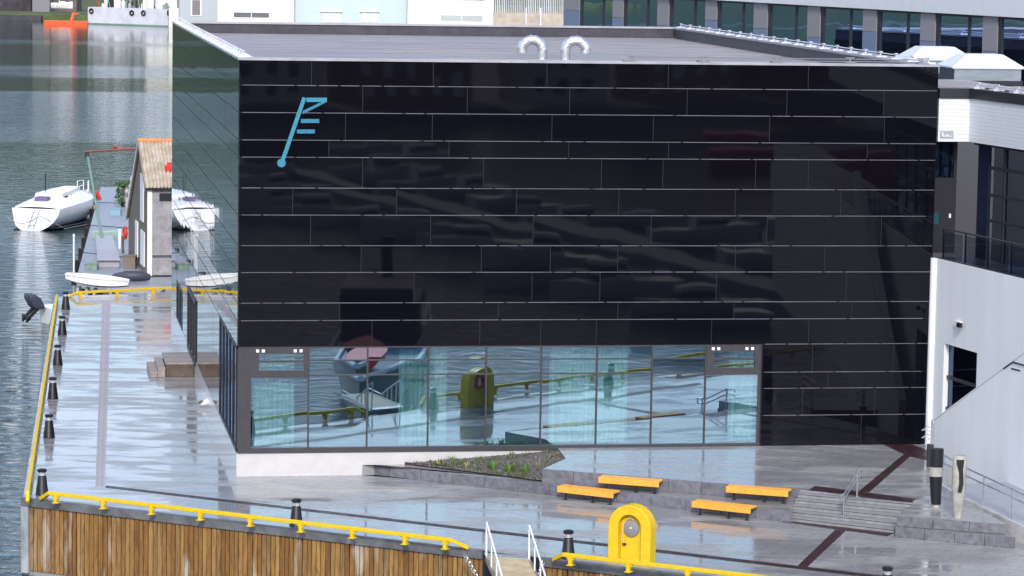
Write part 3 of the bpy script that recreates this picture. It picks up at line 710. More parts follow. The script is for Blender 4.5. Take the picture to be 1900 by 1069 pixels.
# ------------------------------------------------------------------ quay wall: cap and timber boards
def quay_front(label, a, b, n, seed):
    t_ = thing('timber_quay_wall', label, 'quay wall', Vector((a.x, a.y, -2.8)), 'timber-clad quay walls')
    d = (b - a); L_ = d.length; d = d / L_; m_ = MB()
    m_.par(a - Z * .30 + d * .0, d * L_, qn * .16, Z * .306); m_.build('concrete_cap', CONC, t_, bevel=.02)
    r_ = random.Random(seed); m_ = MB(); x = .32 if seed == 1 else .02; 
    while x < L_ - .05:
        w_ = min(r_.choice((.17, .18, .19, .2)), L_ - x); tt = .07 + r_.uniform(0, .015)
        m_.par(a + d * (x + .018) - Z * 2.6 + qn * .002, d * (w_ - .036), qn * tt, Z * 2.31); x += w_
    m_.build('boards', PLANK, t_)
    return t_
ed = lambda x, y: G(x, y, 0)
qE = lambda t: P0 - q * t
tg0 = (G(897, 1020.5) - P0).length; tg1 = (G(1006, 1033.5) - P0).length
tw = quay_front('timber-boarded quay wall left of the gangway with pale lime stains', qE(0), qE(tg0), 1, 1)
m_ = MB(); m_.par(P0 - Z * 2.7 + qn * .003, -q * .31, qn * .14, Z * 2.39); m_.build('corner_post', M('weathered_post', (.20, .22, .24), .6, col2=(.42, .45, .47), vs=3, st=(1, 1, .3)), tw)
quay_front('timber-boarded quay wall right of the gangway', qE(tg1), qE(tg1 + 30), 1, 2)
m_ = MB(); m_.par(qE(tg0) - Z * 2.7 + qn * .005, -q * (tg1 - tg0), qn * .02, Z * 2.66)  # flat dark sheet closing the gap between the two timber walls
one('dark_wall_panel', m_, DFRAME, 'dark flat panel on the quay wall behind the gangway', 'recess')
for nm, a, b, o_ in (('side_quay_wall', P0, PB0, None), ('back_quay_wall', PB0, PB0 + bd * 30, None)):
    d = (b - a).normalized(); s_ = Vector((-d.y, d.x, 0)); s_ = s_ if (a + s_ - Vector((0, 130, 0))).length > (a - Vector((0, 130, 0))).length else -s_
    m_ = MB(); m_.par(a - Z * .3, b - a, s_ * .04, Z * .305); m_.par(a - Z * 2.9, b - a, s_ * .05, Z * 2.6)
    one(nm, m_, CONC, 'dark concrete quay wall along the ' + ('left' if nm[0] == 's' else 'back') + ' edge of the deck', 'quay wall', bevel=.01)

# ------------------------------------------------------------------ gangway
gt = thing('gangway', 'sloping boarded gangway with white tube handrails at the quay edge', 'gangway', G(950, 1030))
gA, gB = G(904, 1034, .05), G(980, 1040, .05)
ga = (gA + gB) / 2; gw = (gB - gA).length; gx = (gB - gA).normalized()
P1_ = D(945, 1069, 97.); 
gd = Vector((.14, -.99, 0)).normalized(); gdn = (gd + Z * -.09).normalized()
LG = 11.
n_ = 55; m_ = MB()
gy = (gB - gA); gy.z = 0; gy.normalize(); hw = gw / 2
for k in range(n_):
    p = ga + gdn * (LG * k / n_); m_.par(p - gy * hw, gy * 2 * hw, gdn * (LG / n_ - .012), Z * .04)
m_.build('deck_board', BOARDC, gt)
for s in (-1, 1):
    m_ = MB(); m_.par(ga + gy * s * (hw + .04) - gy * .03 - Z * .12, gdn * LG, gy * .06, Z * .2); m_.build('side_beam', STEEL, gt)
    m_ = MB(); base_ = ga + gy * s * (hw + .03)
    topp = base_ - gd * .05 + Z * 1.13
    m_.tube([base_, topp], .032, 8); lowp = topp + gd * 5.6 - Z * 1.45; m_.tube([topp, lowp], .032, 8)
    for k in (1.25, 2.5, 3.75, 5.): p_ = topp.lerp(lowp, k / 5.6); q_ = base_ + gdn * k; m_.tube([q_, Vector((q_.x, q_.y, p_.z))], .028, 8)
    m_.tube([lowp, base_ + gdn * LG + Z * .25], .03, 8)
    m_.build('handrail', WHITE, gt, smooth=True)
m_ = MB(); m_.par(ga - gy * (hw + .05) - gd * .5 + Z * .012, gy * (2 * hw + .1), gd * .5, Z * .04); m_.build('hinge_plate', STEEL, gt)
# chains
def chain(label, pts):
    m_ = MB(); n = int(sum((pts[i + 1] - pts[i]).length for i in range(len(pts) - 1)) / .1)
    for k in range(n):
        t = k / n * (len(pts) - 1); i = int(t); p = pts[i].lerp(pts[i + 1], t - i); d = (pts[i + 1] - pts[i]).normalized()
        az = d.orthogonal().normalized() if k % 2 else d.cross(d.orthogonal()).normalized()
        m_.torus(p, .055, .016, az, 10, 5)
    one('mooring_chain', m_, STEEL, label, 'chain', 'chains either side of the gangway', smooth=True)
p = G(869, 1031, -.1) + qn * .2
chain('steel chain hanging from the quay edge left of the gangway', [p, p + Vector((.45, -.3, -.7)), p + Vector((1.2, -1, -1.6))])
p = G(1013, 1041, 0) + qn * .2
chain('steel chain hanging from the quay edge right of the gangway', [p, p + Vector((-.2, -.3, -.6)), p + Vector((-.25, -1, -1.6))])

# ------------------------------------------------------------------ lifebuoy station
def arch(mb, c, ax, ay, W, H, inn, T, t0):
    n = 20
    def prof(w, h): 
        r = w / 2; pts = [(-r, 0)] + [(-r * cos(pi * k / n), h - r + r * sin(pi * k / n)) for k in range(n + 1)] + [(r, 0)]
        return pts
    o_ = prof(W, H); i_ = prof(inn[0], inn[1]); P = lambda x, z, y: c + ax * x + ay * y + Z * z
    v = [P(x, z, -T / 2) for x, z in o_] + [P(x, z, -T / 2) for x, z in i_] + [P(x, z, T / 2) for x, z in o_] + [P(x, z, T / 2) for x, z in i_]
    m = len(o_); fs = []
    for k in range(m - 1):
        fs += [(k, k + 1, m + k + 1, m + k), (2 * m + k + 1, 2 * m + k, 3 * m + k, 3 * m + k + 1), (k + 1, k, 2 * m + k, 2 * m + k + 1), (m + k, m + k + 1, 3 * m + k + 1, 3 * m + k)]
    mb.add(v, fs)
    mb.prism([P(x, z, -t0 / 2) for x, z in i_], ay * t0)
sc_ = G(1172, 1041); t_ = thing('lifebuoy_station', 'yellow arched lifebuoy station standing behind the right front rail', 'lifebuoy station', sc_)
ax_ = -q; ay_ = -qn
m_ = MB(); arch(m_, sc_, ax_, ay_, 1.5, 1.86, (.80, 1.54), .48, .06); m_.build('arch_body', YEL, t_, smooth=True, bevel=.02)
m_ = MB(); m_.lathe(sc_ + Z * 1.08 + qn * .05, [(.27, 0), (.27, .05), (.23, .07)], 28, az=qn); m_.build('grey_disc', GREYD, t_, smooth=True)
m_ = MB(); m_.lathe(sc_ + Z * 1.1 + qn * .11, [(.035, 0), (.03, .03)], 12, az=qn); m_.build('hub', WHITE, t_)
m_ = MB(); m_.tube([sc_ + Z * z + ax_ * x + qn * .12 for x, z in ((.12, 1.36), (0, 1.42), (-.14, 1.38), (-.25, 1.2), (-.28, .95), (-.27, .7), (-.22, .52))], .016, 6); m_.build('rope', M("rope", (.62, .45, .38), .8), t_, smooth=True)
m_ = MB(); m_.box(sc_ + Z * .56 - ax_ * .22 + qn * .12, .12, .06, .05, ax_, ay_); m_.build('latch', DMET, t_)
m_ = MB(); m_.torus(sc_ + Z * 1.08 - qn * .16, .28, .07, qn, 28, 10); m_.build('life_ring', RED, t_, smooth=True)
m_ = MB(); m_.box(sc_ + Z * 1.08 - qn * .14, .12, .04, .34, ax_, ay_); m_.build('throw_bag', WHITE, t_)

# ------------------------------------------------------------------ steps at the side door
lt = thing('wooden_landing', 'low weathered wooden landing with two side steps at the side door', 'landing', SI(26.5, 1, 0))
s0, s1 = 26.2, 29.8
m_ = MB()
for k in range(9): m_.par(SI(s0 + .4 * k + .004, .06, .585), b1 * .375, -b2 * 1.26, Z * .065)
m_.build('landing_board', WOODG, lt)
m_ = MB(); m_.par(SI(s0 + .03, .06, .01), b1 * (s1 - s0 - .06), -b2 * 1.22, Z * .572); m_.build('side_panel', WOODD, lt)
for k, (o0, zt_) in enumerate(((1.33, .43), (1.68, .22))):
    m_ = MB(); m_.par(SI(s0, o0, .01), b1 * (s1 - s0), -b2 * .33, Z * (zt_ - .05)); m_.par(SI(s0 - .02, o0 - .01, zt_ - .05), b1 * (s1 - s0 + .04), -b2 * .36, Z * .05); m_.build('step', WOODG, lt, bevel=.006)
# gull
gp = G(380, 757.5); gl = thing('gull', 'white gull with dark wing tips standing close to the black side wall', 'gull', gp)
def ell(mb, c, rx, ry, rz, ax, n=12, k=8):
    ay = Z.cross(ax).normalized(); az = ax.cross(ay); mb.loft([[c + ax * (-cos(pi * i / k) * rx) + (ay * cos(2 * pi * j / n) * ry + az * sin(2 * pi * j / n) * rz) * max(.02, sin(pi * i / k)) for j in range(n)] for i in range(k + 1)])
gx_ = Vector((1, .1, .25)).normalized()
m_ = MB(); ell(m_, gp + Z * .24, .22, .11, .13, gx_); ell(m_, gp + Z * .40 + Vector((.15, 0, 0)), .075, .06, .062, Vector((1, 0, 0))); m_.tube([gp + Z * .27 + Vector((.1, 0, 0)), gp + Z * .39 + Vector((.14, 0, 0))], [.09, .055], 10)
m_.build('body', BIRDW, gl, smooth=True)
for s in (-1, 1): m_ = MB(); ell(m_, gp + Z * .27 + Vector((-.14, .085 * s, -.0)), .17, .022, .06, gx_); m_.build('wing', BIRDG, gl, smooth=True)
m_ = MB(); m_.tube([gp + Z * .37 + Vector((.2, 0, 0)), gp + Z * .35 + Vector((.27, 0, 0))], [.014, .005], 6); m_.build('beak', M("beak", (.7, .4, .05), .5), gl)
for s in (-1, 1): m_ = MB(); m_.tube([gp + Vector((.0, .035 * s, 0)), gp + Vector((0, .035 * s, .15))], .008, 6); m_.build('leg', M("bird_leg", (.5, .3, .2), .5), gl)

# ------------------------------------------------------------------ stair handrail, totems, display post
def hrail(label, lo, hi):
    t_ = thing('stair_handrail', label, 'handrail', lo)
    d = (hi - lo); dh = Vector((d.x, d.y, 0)).normalized(); m_ = MB()
    for h in (.92, .72): m_.tube([lo + Z * h - dh * .25, lo + Z * h, hi + Z * h, hi + Z * h + dh * .35, hi + Z * (h - .1) + dh * .45], .03, 8)
    m_.tube([lo + Z * .72 - dh * .25, lo + Z * .92 - dh * .25], .03, 8)
    m_.build('rail', STEEL, t_, smooth=True)
    for p in (lo, hi): m_ = MB(); m_.tube([p, p + Z * .92], .03, 8); m_.box(p + Z * .008, .14, .14, .012); m_.build('post', STEEL, t_, smooth=True)
hrail('bright double handrail in the middle of the granite steps', G(1565, 965, .16), GP(1590, 922))
sh = GP(1735, 942); t_ = thing('black_totem', 'tall dark tapering totem with a worn pale band, left of the two totems', 'totem', sh)
def col(prof, mat, nm, t_, c, n=10, fl=.8):
    secs = []
    for r, z, ox in prof: secs.append([c + Vector((ox + r * cos(2 * pi * k / n) * 1.0, r * fl * sin(2 * pi * k / n), z)) for k in range(n)])
    m_ = MB(); m_.loft(secs); m_.build(nm, mat, t_, smooth=True)
col([(.13, 0, .03), (.135, .12, .03)], SKINW, 'foot', t_, sh)
col([(.165, .12, .03), (.19, .5, .01), (.225, 1.10, 0)], BOLM, 'lower_shaft', t_, sh)
col([(.228, 1.10, 0), (.23, 1.42, 0)], SKINW, 'pale_band', t_, sh)
col([(.228, 1.42, 0), (.22, 2.0, .02), (.215, 2.06, .02)], BOLM, 'upper_shaft', t_, sh)
sh = GP(1777, 961); t_ = thing('cream_totem', 'tall pale weathered totem with a long dark cleft, right of the two totems', 'totem', sh)
col([(.14, 0, 0), (.17, .35, 0), (.235, 1.0, 0), (.255, 1.6, .01), (.23, 2.1, .02), (.2, 2.14, .02)], SKINW, 'shaft', t_, sh, 12)
m_ = MB(); pts = [(-.13, 2.02), (.13, 2.02), (.10, 1.7), (.13, 1.2), (.07, .9), (-.06, .92), (-.02, 1.25), (-.04, 1.6), (-.11, 1.85)]
m_.prism([sh + Vector((x, -.21, z)) for x, z in pts], Vector((0, .2, 0))); m_.build('cleft', DMET, t_)
sh = GP(1725, 866); t_ = thing('antler_post', 'slim dark post with silver antler-like prongs at the corner of the black building', 'post', sh)
m_ = MB(); m_.box(sh + Z * .42, .22, .2, .84); m_.build('post', DFRAME, t_)
m_ = MB()
for z in (1.0, 1.28):
    m_.tube([sh + Vector((.02, -.05, z)), sh + Vector((-.18, -.05, z + .12)), sh + Vector((-.34, -.05, z + .08))], .02, 6); m_.tube([sh + Vector((.02, -.05, z + .15)), sh + Vector((-.16, -.05, z + .24)), sh + Vector((-.28, -.05, z + .1))], .02, 6)
m_.tube([sh + Vector((.03, -.05, .84)), sh + Vector((.03, -.05, 1.75))], .035, 6); m_.tube([sh + Vector((.1, -.05, .84)), sh + Vector((.1, -.05, 1.6))], .02, 6)
m_.build('prongs', STEEL, t_, smooth=True)

# ------------------------------------------------------------------ white building at right
WO = FA(BW + .05, .0, 0)                      # where the white wall leaves the black corner
wbld = thing('white_building', 'white waterfront building with a dark glazed terrace, adjoining the black building at right', 'building', WO)
def WA(t, d, z): return WO - w1 * t + wn * d + Z * z           # t towards the viewer, d outward (left)
def wat(x, y, d=0):
    P = Wp(x, y, WO + wn * d, wn) - WO; return -(P).dot(w1), P.z
z_top = wat(1820, 499)[1]; 
LW = 62.
wmat = WWALL
m_ = MB(); o0, o1 = wat(1752, 640)[0], wat(1813, 655)[0]; oz1 = wat(1752, 637)[1]; oz0 = .95
m_.par(WA(.0, 0, 0), -w1 * o0, -wn * .4, Z * z_top); m_.par(WA(o1, 0, 0), -w1 * (LW - o1), -wn * .4, Z * z_top)
m_.par(WA(o0, 0, oz1), -w1 * (o1 - o0), -wn * .4, Z * (z_top - oz1)); m_.build('lower_wall', wmat, wbld)
# rounded pier beside the black building
m_ = MB(); m_.lathe(WO - w1 * .10 - wn * .0 + Z * .9, [(.17, 0), (.17, z_top - .9)], 20); m_.build('corner_pier', wmat, wbld, smooth=True)
m_ = MB(); m_.par(WA(o0, -.22, oz0), -w1 * (o1 - o0), -wn * .05, Z * (oz1 - oz0)); wo = m_.build('side_doorway', DFRAME, wbld)
MB().quad(WA(o0, -.2, oz0), WA(o1, -.2, oz0), WA(o1, -.2, oz1), WA(o0, -.2, oz1)).build('pane', DGLASS, wo)
m_ = MB()
for z in (oz0 + 1.5, oz0 + 2.7): m_.par(WA(o0, -.19, z), -w1 * (o1 - o0), wn * .06, Z * .12)
m_.build('rail', FRAME, wo)
# terrace floor edge, glazing, upper band
TE = z_top + .02
m_ = MB(); m_.par(WA(.3, -.05, TE - .2), -w1 * (LW - .3), -wn * 2.4, Z * .22); m_.build('terrace_floor', DFRAME, wbld)
zub, zut = fac(1797, 263)[1], fac(1797, 183)[1]
uc1 = fac(1797, 263)[0]; UO = FA(uc1, 0, 0)
def UB(t, d, z): return UO - w1 * t + wn * d + Z * z
m_ = MB()
nb = 12; hb = (zut - zub) / nb
for k in range(nb):
    z = zub + hb * k
    m_.par(UB(0, .0, z), -w1 * 46, -wn * .4, Z * (hb - .005)); m_.par(FA(BW + .06, .0, z), b2 * (uc1 - BW - .06), b1 * .4, Z * (hb - .005))
m_.build('upper_band', WBOARD, wbld)
m_ = MB(); m_.par(UB(0.02, -.012, zub - .01), -w1 * 45.9, -wn * .3, Z * (zut - zub)); m_.par(UB(0, .06, zut + .003), -w1 * 46, -wn * 6, Z * .38); m_.par(FA(BW + .06, .06, zut + .003), b2 * (uc1 - BW + .6), b1 * 3.5, Z * .376); m_.build('roof_fascia', DFRAME, wbld)
m_ = MB(); m_.par(UB(0, -.5, zut + .40), -w1 * 46, -wn * 10, Z * .06); m_.par(FA(BW + .06, -.5, zut + .38), b2 * 3, b1 * 6, Z * .05); m_.build('roof', ROOF, wbld)
MB().par(UB(-.1, -.3, zub - .12), -w1 * 46, -wn * 3, Z * .1).build('soffit', DFRAME, wbld)
# glazing back wall
gl_ = MB(); GD = -1.6
for t in [0, .55, 2.1, 4.6, 7.2, 10, 13, 16, 19, 22]: gl_.par(WA(t + .4, GD + .06, TE), -w1 * .14, -wn * .14, Z * (zub - TE))
for z in (.33, .55, .78): gl_.par(WA(.4, GD + .05, TE + (zub - TE) * z), -w1 * 24, -wn * .1, Z * .12)
go_ = gl_.build('terrace_glazing', M('terrace_frame', (.03, .032, .045), .4), wbld)
MB().par(WA(.4, GD + .07, TE), -w1 * .9, -wn * .1, Z * (zub - TE)).build('corner_panel', M('navy_panel', (.012, .018, .04), .3), wbld)
for a, b in zip([.54, 1.1 + .1, 2.1, 4.6, 7.2, 10, 13, 16, 19], [1.0, 2.1, 4.6, 7.2, 10, 13, 16, 19, 22]): MB().quad(WA(a + .4, GD, TE), WA(b + .4, GD, TE), WA(b + .4, GD, zub), WA(a + .4, GD, zub)).build('pane', DGLASS, go_)
MB().par(WA(.4, GD - 3, TE), -w1 * 24, -wn * .1, Z * (zub - TE)).build('inner_wall', M("dim_interior", (.03, .035, .045), .8), wbld)
# door facing the quay at the corner
fz = TE + .05
m_ = MB(); m_.par(FA(BW + .12, -1.2, fz), b2 * 1.1, b1 * .12, Z * (zub - fz)); dd_ = m_.build('terrace_door', DFRAME, wbld)
MB().quad(FA(BW + .2, -1.19, fz + 2.9), FA(BW + 1.1, -1.19, fz + 2.9), FA(BW + 1.1, -1.19, zub - .1), FA(BW + .2, -1.19, zub - .1)).build('pane', DGLASS, dd_)
m_ = MB(); m_.par(FA(BW + .25, -1.17, fz + 1.1), b2 * .3, b1 * .02, Z * .45); m_.build('door_pane', M("dim_teal", (.015, .08, .10), .3), dd_)
MB().par(FA(BW + .95, -1.16, fz + 1.35), b2 * .08, b1 * .03, Z * .16).build('door_plate', WHITE, dd_)
# balustrade
bt = thing('terrace_balustrade', 'glass balustrade with a dark top rail on the white building terrace', 'balustrade', WA(.3, -.12, TE))
m_ = MB(); m_.tube([WA(.3, -.12, TE + 1.15), WA(26, -.12, TE + 1.15)], .035, 8); m_.build('top_rail', FRAME, bt)
for k in range(14): MB().par(WA(.4 + 1.9 * k, -.15, TE + .03), -w1 * .06, -wn * .05, Z * 1.1).build('post', FRAME, bt)
for k in range(13): MB().quad(WA(.5 + 1.9 * k, -.1, TE + .06), WA(2.25 + 1.9 * k, -.1, TE + .06), WA(2.25 + 1.9 * k, -.1, TE + 1.05), WA(.5 + 1.9 * k, -.1, TE + 1.05)).build('pane', BGLASS, bt)
# small sign, wall lamp
u0, zz = fac(1744, 256); u1, zz1 = fac(1769, 243)
m_ = MB(); m_.par(FA(u0, .004, zz), b2 * (u1 - u0), b1 * -.03, Z * (zz1 - zz)); sg = one('wall_sign', m_, M("sign_grey", (.33, .36, .40), .5), 'small grey sign plate with white marks low on the white upper band', 'sign')
m_ = MB()
sw, shh = u1 - u0, zz1 - zz
for (a, b, c, d) in ((.14, .2, .08, .6), (.14, .2, .24, .14), (.46, .2, .07, .34), (.56, .2, .07, .22), (.68, .2, .18, .09)): m_.par(FA(u0 + a * sw, .037, zz + b * shh), b2 * c * sw, b1 * -.008, Z * d * shh)
m_.build('sign_marks', WHITE, sg)
t0, z0 = wat(1781, 601); lp = thing('wall_lamp', 'small boxy lamp on the white wall above the dark doorway', 'lamp', WA(t0, 0, z0))
m_ = MB(); m_.par(WA(t0 - .3, .002, z0 - .1), -w1 * .5, wn * .1, Z * .2); m_.build('mount', WHITE, lp, bevel=.01)
m_ = MB(); m_.par(WA(t0 + .15, .1, z0 - .09), -w1 * .28, wn * .12, Z * .17); m_.build('lens', DMET, lp)
# stair parapet (diagonal white wall) standing in front
so_ = GP(1734, 846); 
def SP(x, y): return Wp(x, y, so_, wn)
far = SP(1734, 780); pA = [SP(1734, 846), SP(1734, 780), SP(1849, 694)]
dv = pA[2] - pA[1]; pA.append(pA[1] + dv * 3.2); en_ = pA[3] * 1; en_.z = -.1; pA.append(en_); ft = pA[0] * 1; ft.z = 0.0
one('stair_parapet', MB().prism([ft] + pA[1:], -wn * .25), WWALL, 'solid white diagonal parapet of the outside stair at the right edge', 'stair parapet')
o = [x for x in COL.objects if x.name == 'stair_parapet'][0]
MB().par(pA[1] + wn * .03, pA[3] - pA[1], -wn * .31, Z * .045).build('edge_strip', M("edge_strip_tone", (.70, .72, .74), .4), o)  # added strip, its tone standing in for shading along the parapet edge
t_ = thing('parapet_handrail', 'short dark angular handrail on top of the white stair parapet', 'handrail', SP(1863, 684))
m_ = MB(); m_.tube([SP(1863, 684) + wn * .02, SP(1880, 672) + wn * .02, SP(1905, 679) + wn * .02, SP(1960, 640)], .03, 6); m_.tube([SP(1877, 684), SP(1893, 688)], .03, 6); m_.build('rail', DMET, t_, smooth=True)
# ramp floor and kerb, with handrail
kp = [(1744, 900, .95), (1792, 929, .84), (1870, 966, .62), (1960, 1010, .2), (2030, 1046, 0.02)]
KP = [G(*a) for a in kp]; wp_ = []
for (x, y, z), P in zip(kp, KP):
    # foot of the parapet wall beyond
    P2 = P + (-wn) * 0; 
    s_ = (so_ - P).dot(wn); wp_.append(P + wn * s_)
m_ = MB()
for i in range(len(KP) - 1):
    m_.add([KP[i] + Z * .01, KP[i + 1] + Z * .01, wp_[i + 1] + Z * .01, wp_[i] + Z * .01], [(0, 1, 2, 3)])
o = struct(m_.build('ramp', M("ramp_concrete", (.30, .32, .37), .35, var=.12, vs=2, rvar=.3)))
m_ = MB()
for i in range(len(KP) - 1):
    a, b = KP[i], KP[i + 1]; s_ = wn * .12
    m_.add([Vector((a.x, a.y, -.0)), Vector((b.x, b.y, 0)), b + Z * .1, a + Z * .1, Vector((a.x, a.y, 0)) + s_, Vector((b.x, b.y, 0)) + s_, b + Z * .1 + s_, a + Z * .1 + s_], [(0, 1, 2, 3), (5, 4, 7, 6), (3, 2, 6, 7), (1, 5, 6, 2), (4, 0, 3, 7)])
one('ramp_kerb', m_, CONCL, 'pale concrete kerb along the ramp below the steel handrail', 'kerb')
t_ = thing('ramp_handrail', 'steel double handrail descending along the ramp at the right edge', 'handrail', KP[0])
m_ = MB(); R1 = [P + Z * (.08 + h) for h in (1.05,) for P in KP]; R2 = [P + Z * .86 for P in KP]
m_.tube(R1, .028, 8); m_.tube(R2, .028, 8); m_.tube([R1[0], R1[0] - (KP[1] - KP[0]).normalized() * .5], .028, 8); m_.build('rail', STEEL, t_, smooth=True)
cum = [KP[1].lerp(KP[2], .42), KP[2].lerp(KP[3], .08), KP[2].lerp(KP[3], .75), KP[0].lerp(KP[1], .15)]
for P in cum: m_ = MB(); m_.tube([P, P + Z * 1.13], .03, 8); m_.build('post', STEEL, t_, smooth=True)
# roof hoods
def hood(label, xl, xr, yt, ye, yb, dist):
    A = D(xl, ye, dist); B = D(xr, ye, dist); c = (A + B) / 2; W_ = (B - A).length; r = thing('skylight_hood', label, 'roof hood', Vector((c.x, c.y, D(xl, yb, dist).z)), 'white roof hoods')
    h = D(xl, yt, dist).z - A.z; zb = D(xl, yb, dist).z; Dp = 2.3
    def ringp(w_, d_, z): return [c + b2 * sx * w_ + b1 * (sy * d_ + Dp / 2) + Z * (z - c.z) for sx, sy in ((-1, -1), (1, -1), (1, 1), (-1, 1))]
    m_ = MB(); m_.loft([ringp(W_ / 2, Dp / 2, A.z - .06), ringp(W_ / 2, Dp / 2, A.z), ringp(W_ / 2 - .75, Dp / 2 - .6, A.z + h)]); m_.build('hood', M("white_metal", (.62, .64, .67), .4), r)
    m_ = MB(); m_.loft([ringp(W_ / 2 - .12, Dp / 2 - .12, zb), ringp(W_ / 2 - .12, Dp / 2 - .12, A.z - .06)]); m_.build('body', M("brushed_metal", (.42, .47, .54), .3, .8, var=.12, vs=1.5, st=(1, 1, 3)), r)
    m_ = MB(); m_.loft([ringp(W_ / 2 - .05, Dp / 2 - .05, zb - .8), ringp(W_ / 2 - .05, Dp / 2 - .05, zb)]); m_.build('upstand', DFRAME, r)
hood('farther white hipped roof hood behind the corner of the black building', 1685, 1812, 87, 109, 136, 136)
hood('nearer white hipped roof hood on the white building roof', 1765, 1905, 101, 124, 149, 126)
edge_wire('roof_edge_wire', 'safety wire with brackets along the white building roof edge', (UB(.2, -.2, zut + .40), UB(20, -.2, zut + .40)), 12, 1)

# ------------------------------------------------------------------ long office behind at right
Ao = D(1900, 33, 140); Bo = D(1400, 4, 166); od = Vector((Bo.x - Ao.x, Bo.y - Ao.y, 0)).normalized(); on = Vector((-od.y, od.x, 0)); on = on if on.x < 0 else -on
ob = thing('office_building', 'long office wing with grey pilasters under a white band, behind the black roof', 'building', Vector((Ao.x, Ao.y, 0)))
ez = Ao.z
def OB(x, y, d=0): return Wp(x, y, Vector((Ao.x, Ao.y, 0)) + on * d, on)
def ot(x, y=40): return (OB(x, y) - Ao).dot(od)
def OP(t, d, z): return Vector((Ao.x, Ao.y, 0)) + od * t + on * d + Z * z
tL = ot(1047, 20); 
MB().par(OP(-12, .25, ez), od * (tL + 12), -on * 8, Z * 4.5).build('white_band', WBOARD, ob)
MB().par(OP(-12, -2.2, 0), od * (tL + 12), -on * 6, Z * ez).build('wall', M("dim_interior2", (.04, .045, .055), .8), ob)
MB().par(OP(-12, 0, 0), od * (tL + 12), -on * .3, Z * (ez - 3.6)).build('lower_wall', PIL1, ob)
pil = [(1047, 1076), (1138, 1157), (1221, 1242), (1310, 1331), (1400, 1425), (1500, 1523), (1603, 1628), (1710, 1737), (1826, 1853), (1948, 1976)]
for i, (xa, xb) in enumerate(pil):
    ta, tb_ = ot(xa), ot(xb); zc1 = ez - 1.1 - (i % 3) * .25
    p_ = MB().par(OP(tb_, .06, ez - 4), od * (ta - tb_), -on * .3, Z * (zc1 - .02 - ez + 4)).build('pilaster', PIL2, ob)
    MB().par(OP(tb_, .062, zc1), od * (ta - tb_), -on * .3, Z * (ez - zc1 - .003)).build('pilaster_top', PIL1, p_)
    if i < len(pil) - 1:
        tn = ot(pil[i + 1][0]); t0, t1 = tn, tb_; wdt = t1 - t0
        wfm = MB(); wfm.par(OP(t1 - .3, .0, ez - 4), od * .3, -on * .12, Z * 4); wfm.par(OP(t0, .0, ez - 4), od * .06, -on * .12, Z * 4); wfm.par(OP(t0 + wdt * .3, .0, ez - 4), od * .14, -on * .12, Z * 4); wfm.par(OP(t0, .003, ez - .12), od * wdt, -on * .12, Z * .115)
        wfm.par(OP(t0, .003, ez - 4), od * wdt, -on * .12, Z * .1)
        wo_ = wfm.build('window', DFRAME, ob)
        MB().quad(OP(t0, -.06, ez - 4), OP(t1, -.06, ez - 4), OP(t1, -.06, ez - .1), OP(t0, -.06, ez - .1)).build('pane', DGLASS, wo_)
        MB().par(OP(t1 - wdt * .35, -.5, ez - 4), od * wdt * .3, -on * .06, Z * 3.8).build('blind', M("teal_blind", (.06, .20, .24), .8), wo_)
        MB().par(OP(t0, -1.3, ez - 4), od * wdt, -on * .1, Z * (1.4 + .5 * (i % 2))).build('desk_screen', M("blue_screen", (.04, .08, .18), .6), wo_)

# ------------------------------------------------------------------ far houses
def house(label, x0, x1, dist, mat, z1=12, base=-1.4, wins=(), wm=None, depth=10, gabled=True):
    A, B = D(x0, 20, dist), D(x1, 20, dist); t_ = thing('house', label, 'house', (A.x, A.y, base))
    A.z = B.z = base; d = B - A
    MB().par(A, d, Vector((0, depth, 0)), Z * (z1 - base)).build('wall', mat, t_)
    if gabled:
        r = MB(); o = A + Z * (z1 - base) - Vector((.3, .3, 0)); dd = d + Vector((.6, 0, 0)); r.prism([o, o + Vector((0, depth + .6, 0)), o + Vector((0, depth / 2, 2.6))], dd); r.build('roof', PINN, t_)
    for (a, b, ya, yb, style) in wins:
        P, Q = D(a, ya, dist - .05), D(b, yb, dist - .05); h = P.z - Q.z; ww = Q.x - P.x
        fr_ = MB().par(Vector((P.x - .2, P.y - .06, Q.z - .2)), (ww + .4, 0, 0), (0, .1, 0), (0, 0, h + .4)).build('window', WHITE, t_)
        if style == 'hood': MB().par(Vector((P.x - .5, P.y - .45, P.z + .2)), (ww + 1, 0, 0), (0, .5, 0), (0, 0, .22)).build('window_hood', WHITE, fr_)
        k = 2 if style == 'dark' or style == 'pale' else 1
        for j in range(k): MB().par(Vector((P.x + (ww / k) * j + .08, P.y - .1, Q.z)), (ww / k - .16, 0, 0), (0, .05, 0), (0, 0, h)).build('pane', M("shut_pane_" + style, dict(dark=(.12, .13, .15), pale=(.42, .46, .47), hood=(.60, .68, .70), door=(.22, .18, .2))[style], .3), fr_)
    return t_
house('cream block on the far shore behind the barge, its pale reflection smeared in the water', 272, 328, 815, CREAM, 16, gabled=False)
house('grey boathouse with a dark door on the far shore at the left roof corner', 333, 404, 640, M("grey_boathouse", (.42, .46, .50), .7, var=.1), 9, wins=((356, 372, 0, 28, 'door'),))
house('white house with a dark low window, left of the light blue house', 404, 545, 600, CREAM, 11, wins=((433, 500, 23, 33, 'dark'),), depth=9)
house('light blue house with two hooded windows on the far shore', 546, 755, 604, LBLUE, 12, wins=((600, 630, 24, 40, 'hood'), (673, 699, 24, 40, 'hood')))
house('white house with a pale two-part window, right of the light blue house', 756, 916, 600, M("white_house", (.78, .77, .76), .7, var=.03), 11, wins=((817, 896, 28, 40, 'pale'), (818, 900, -6, 1, 'dark')))
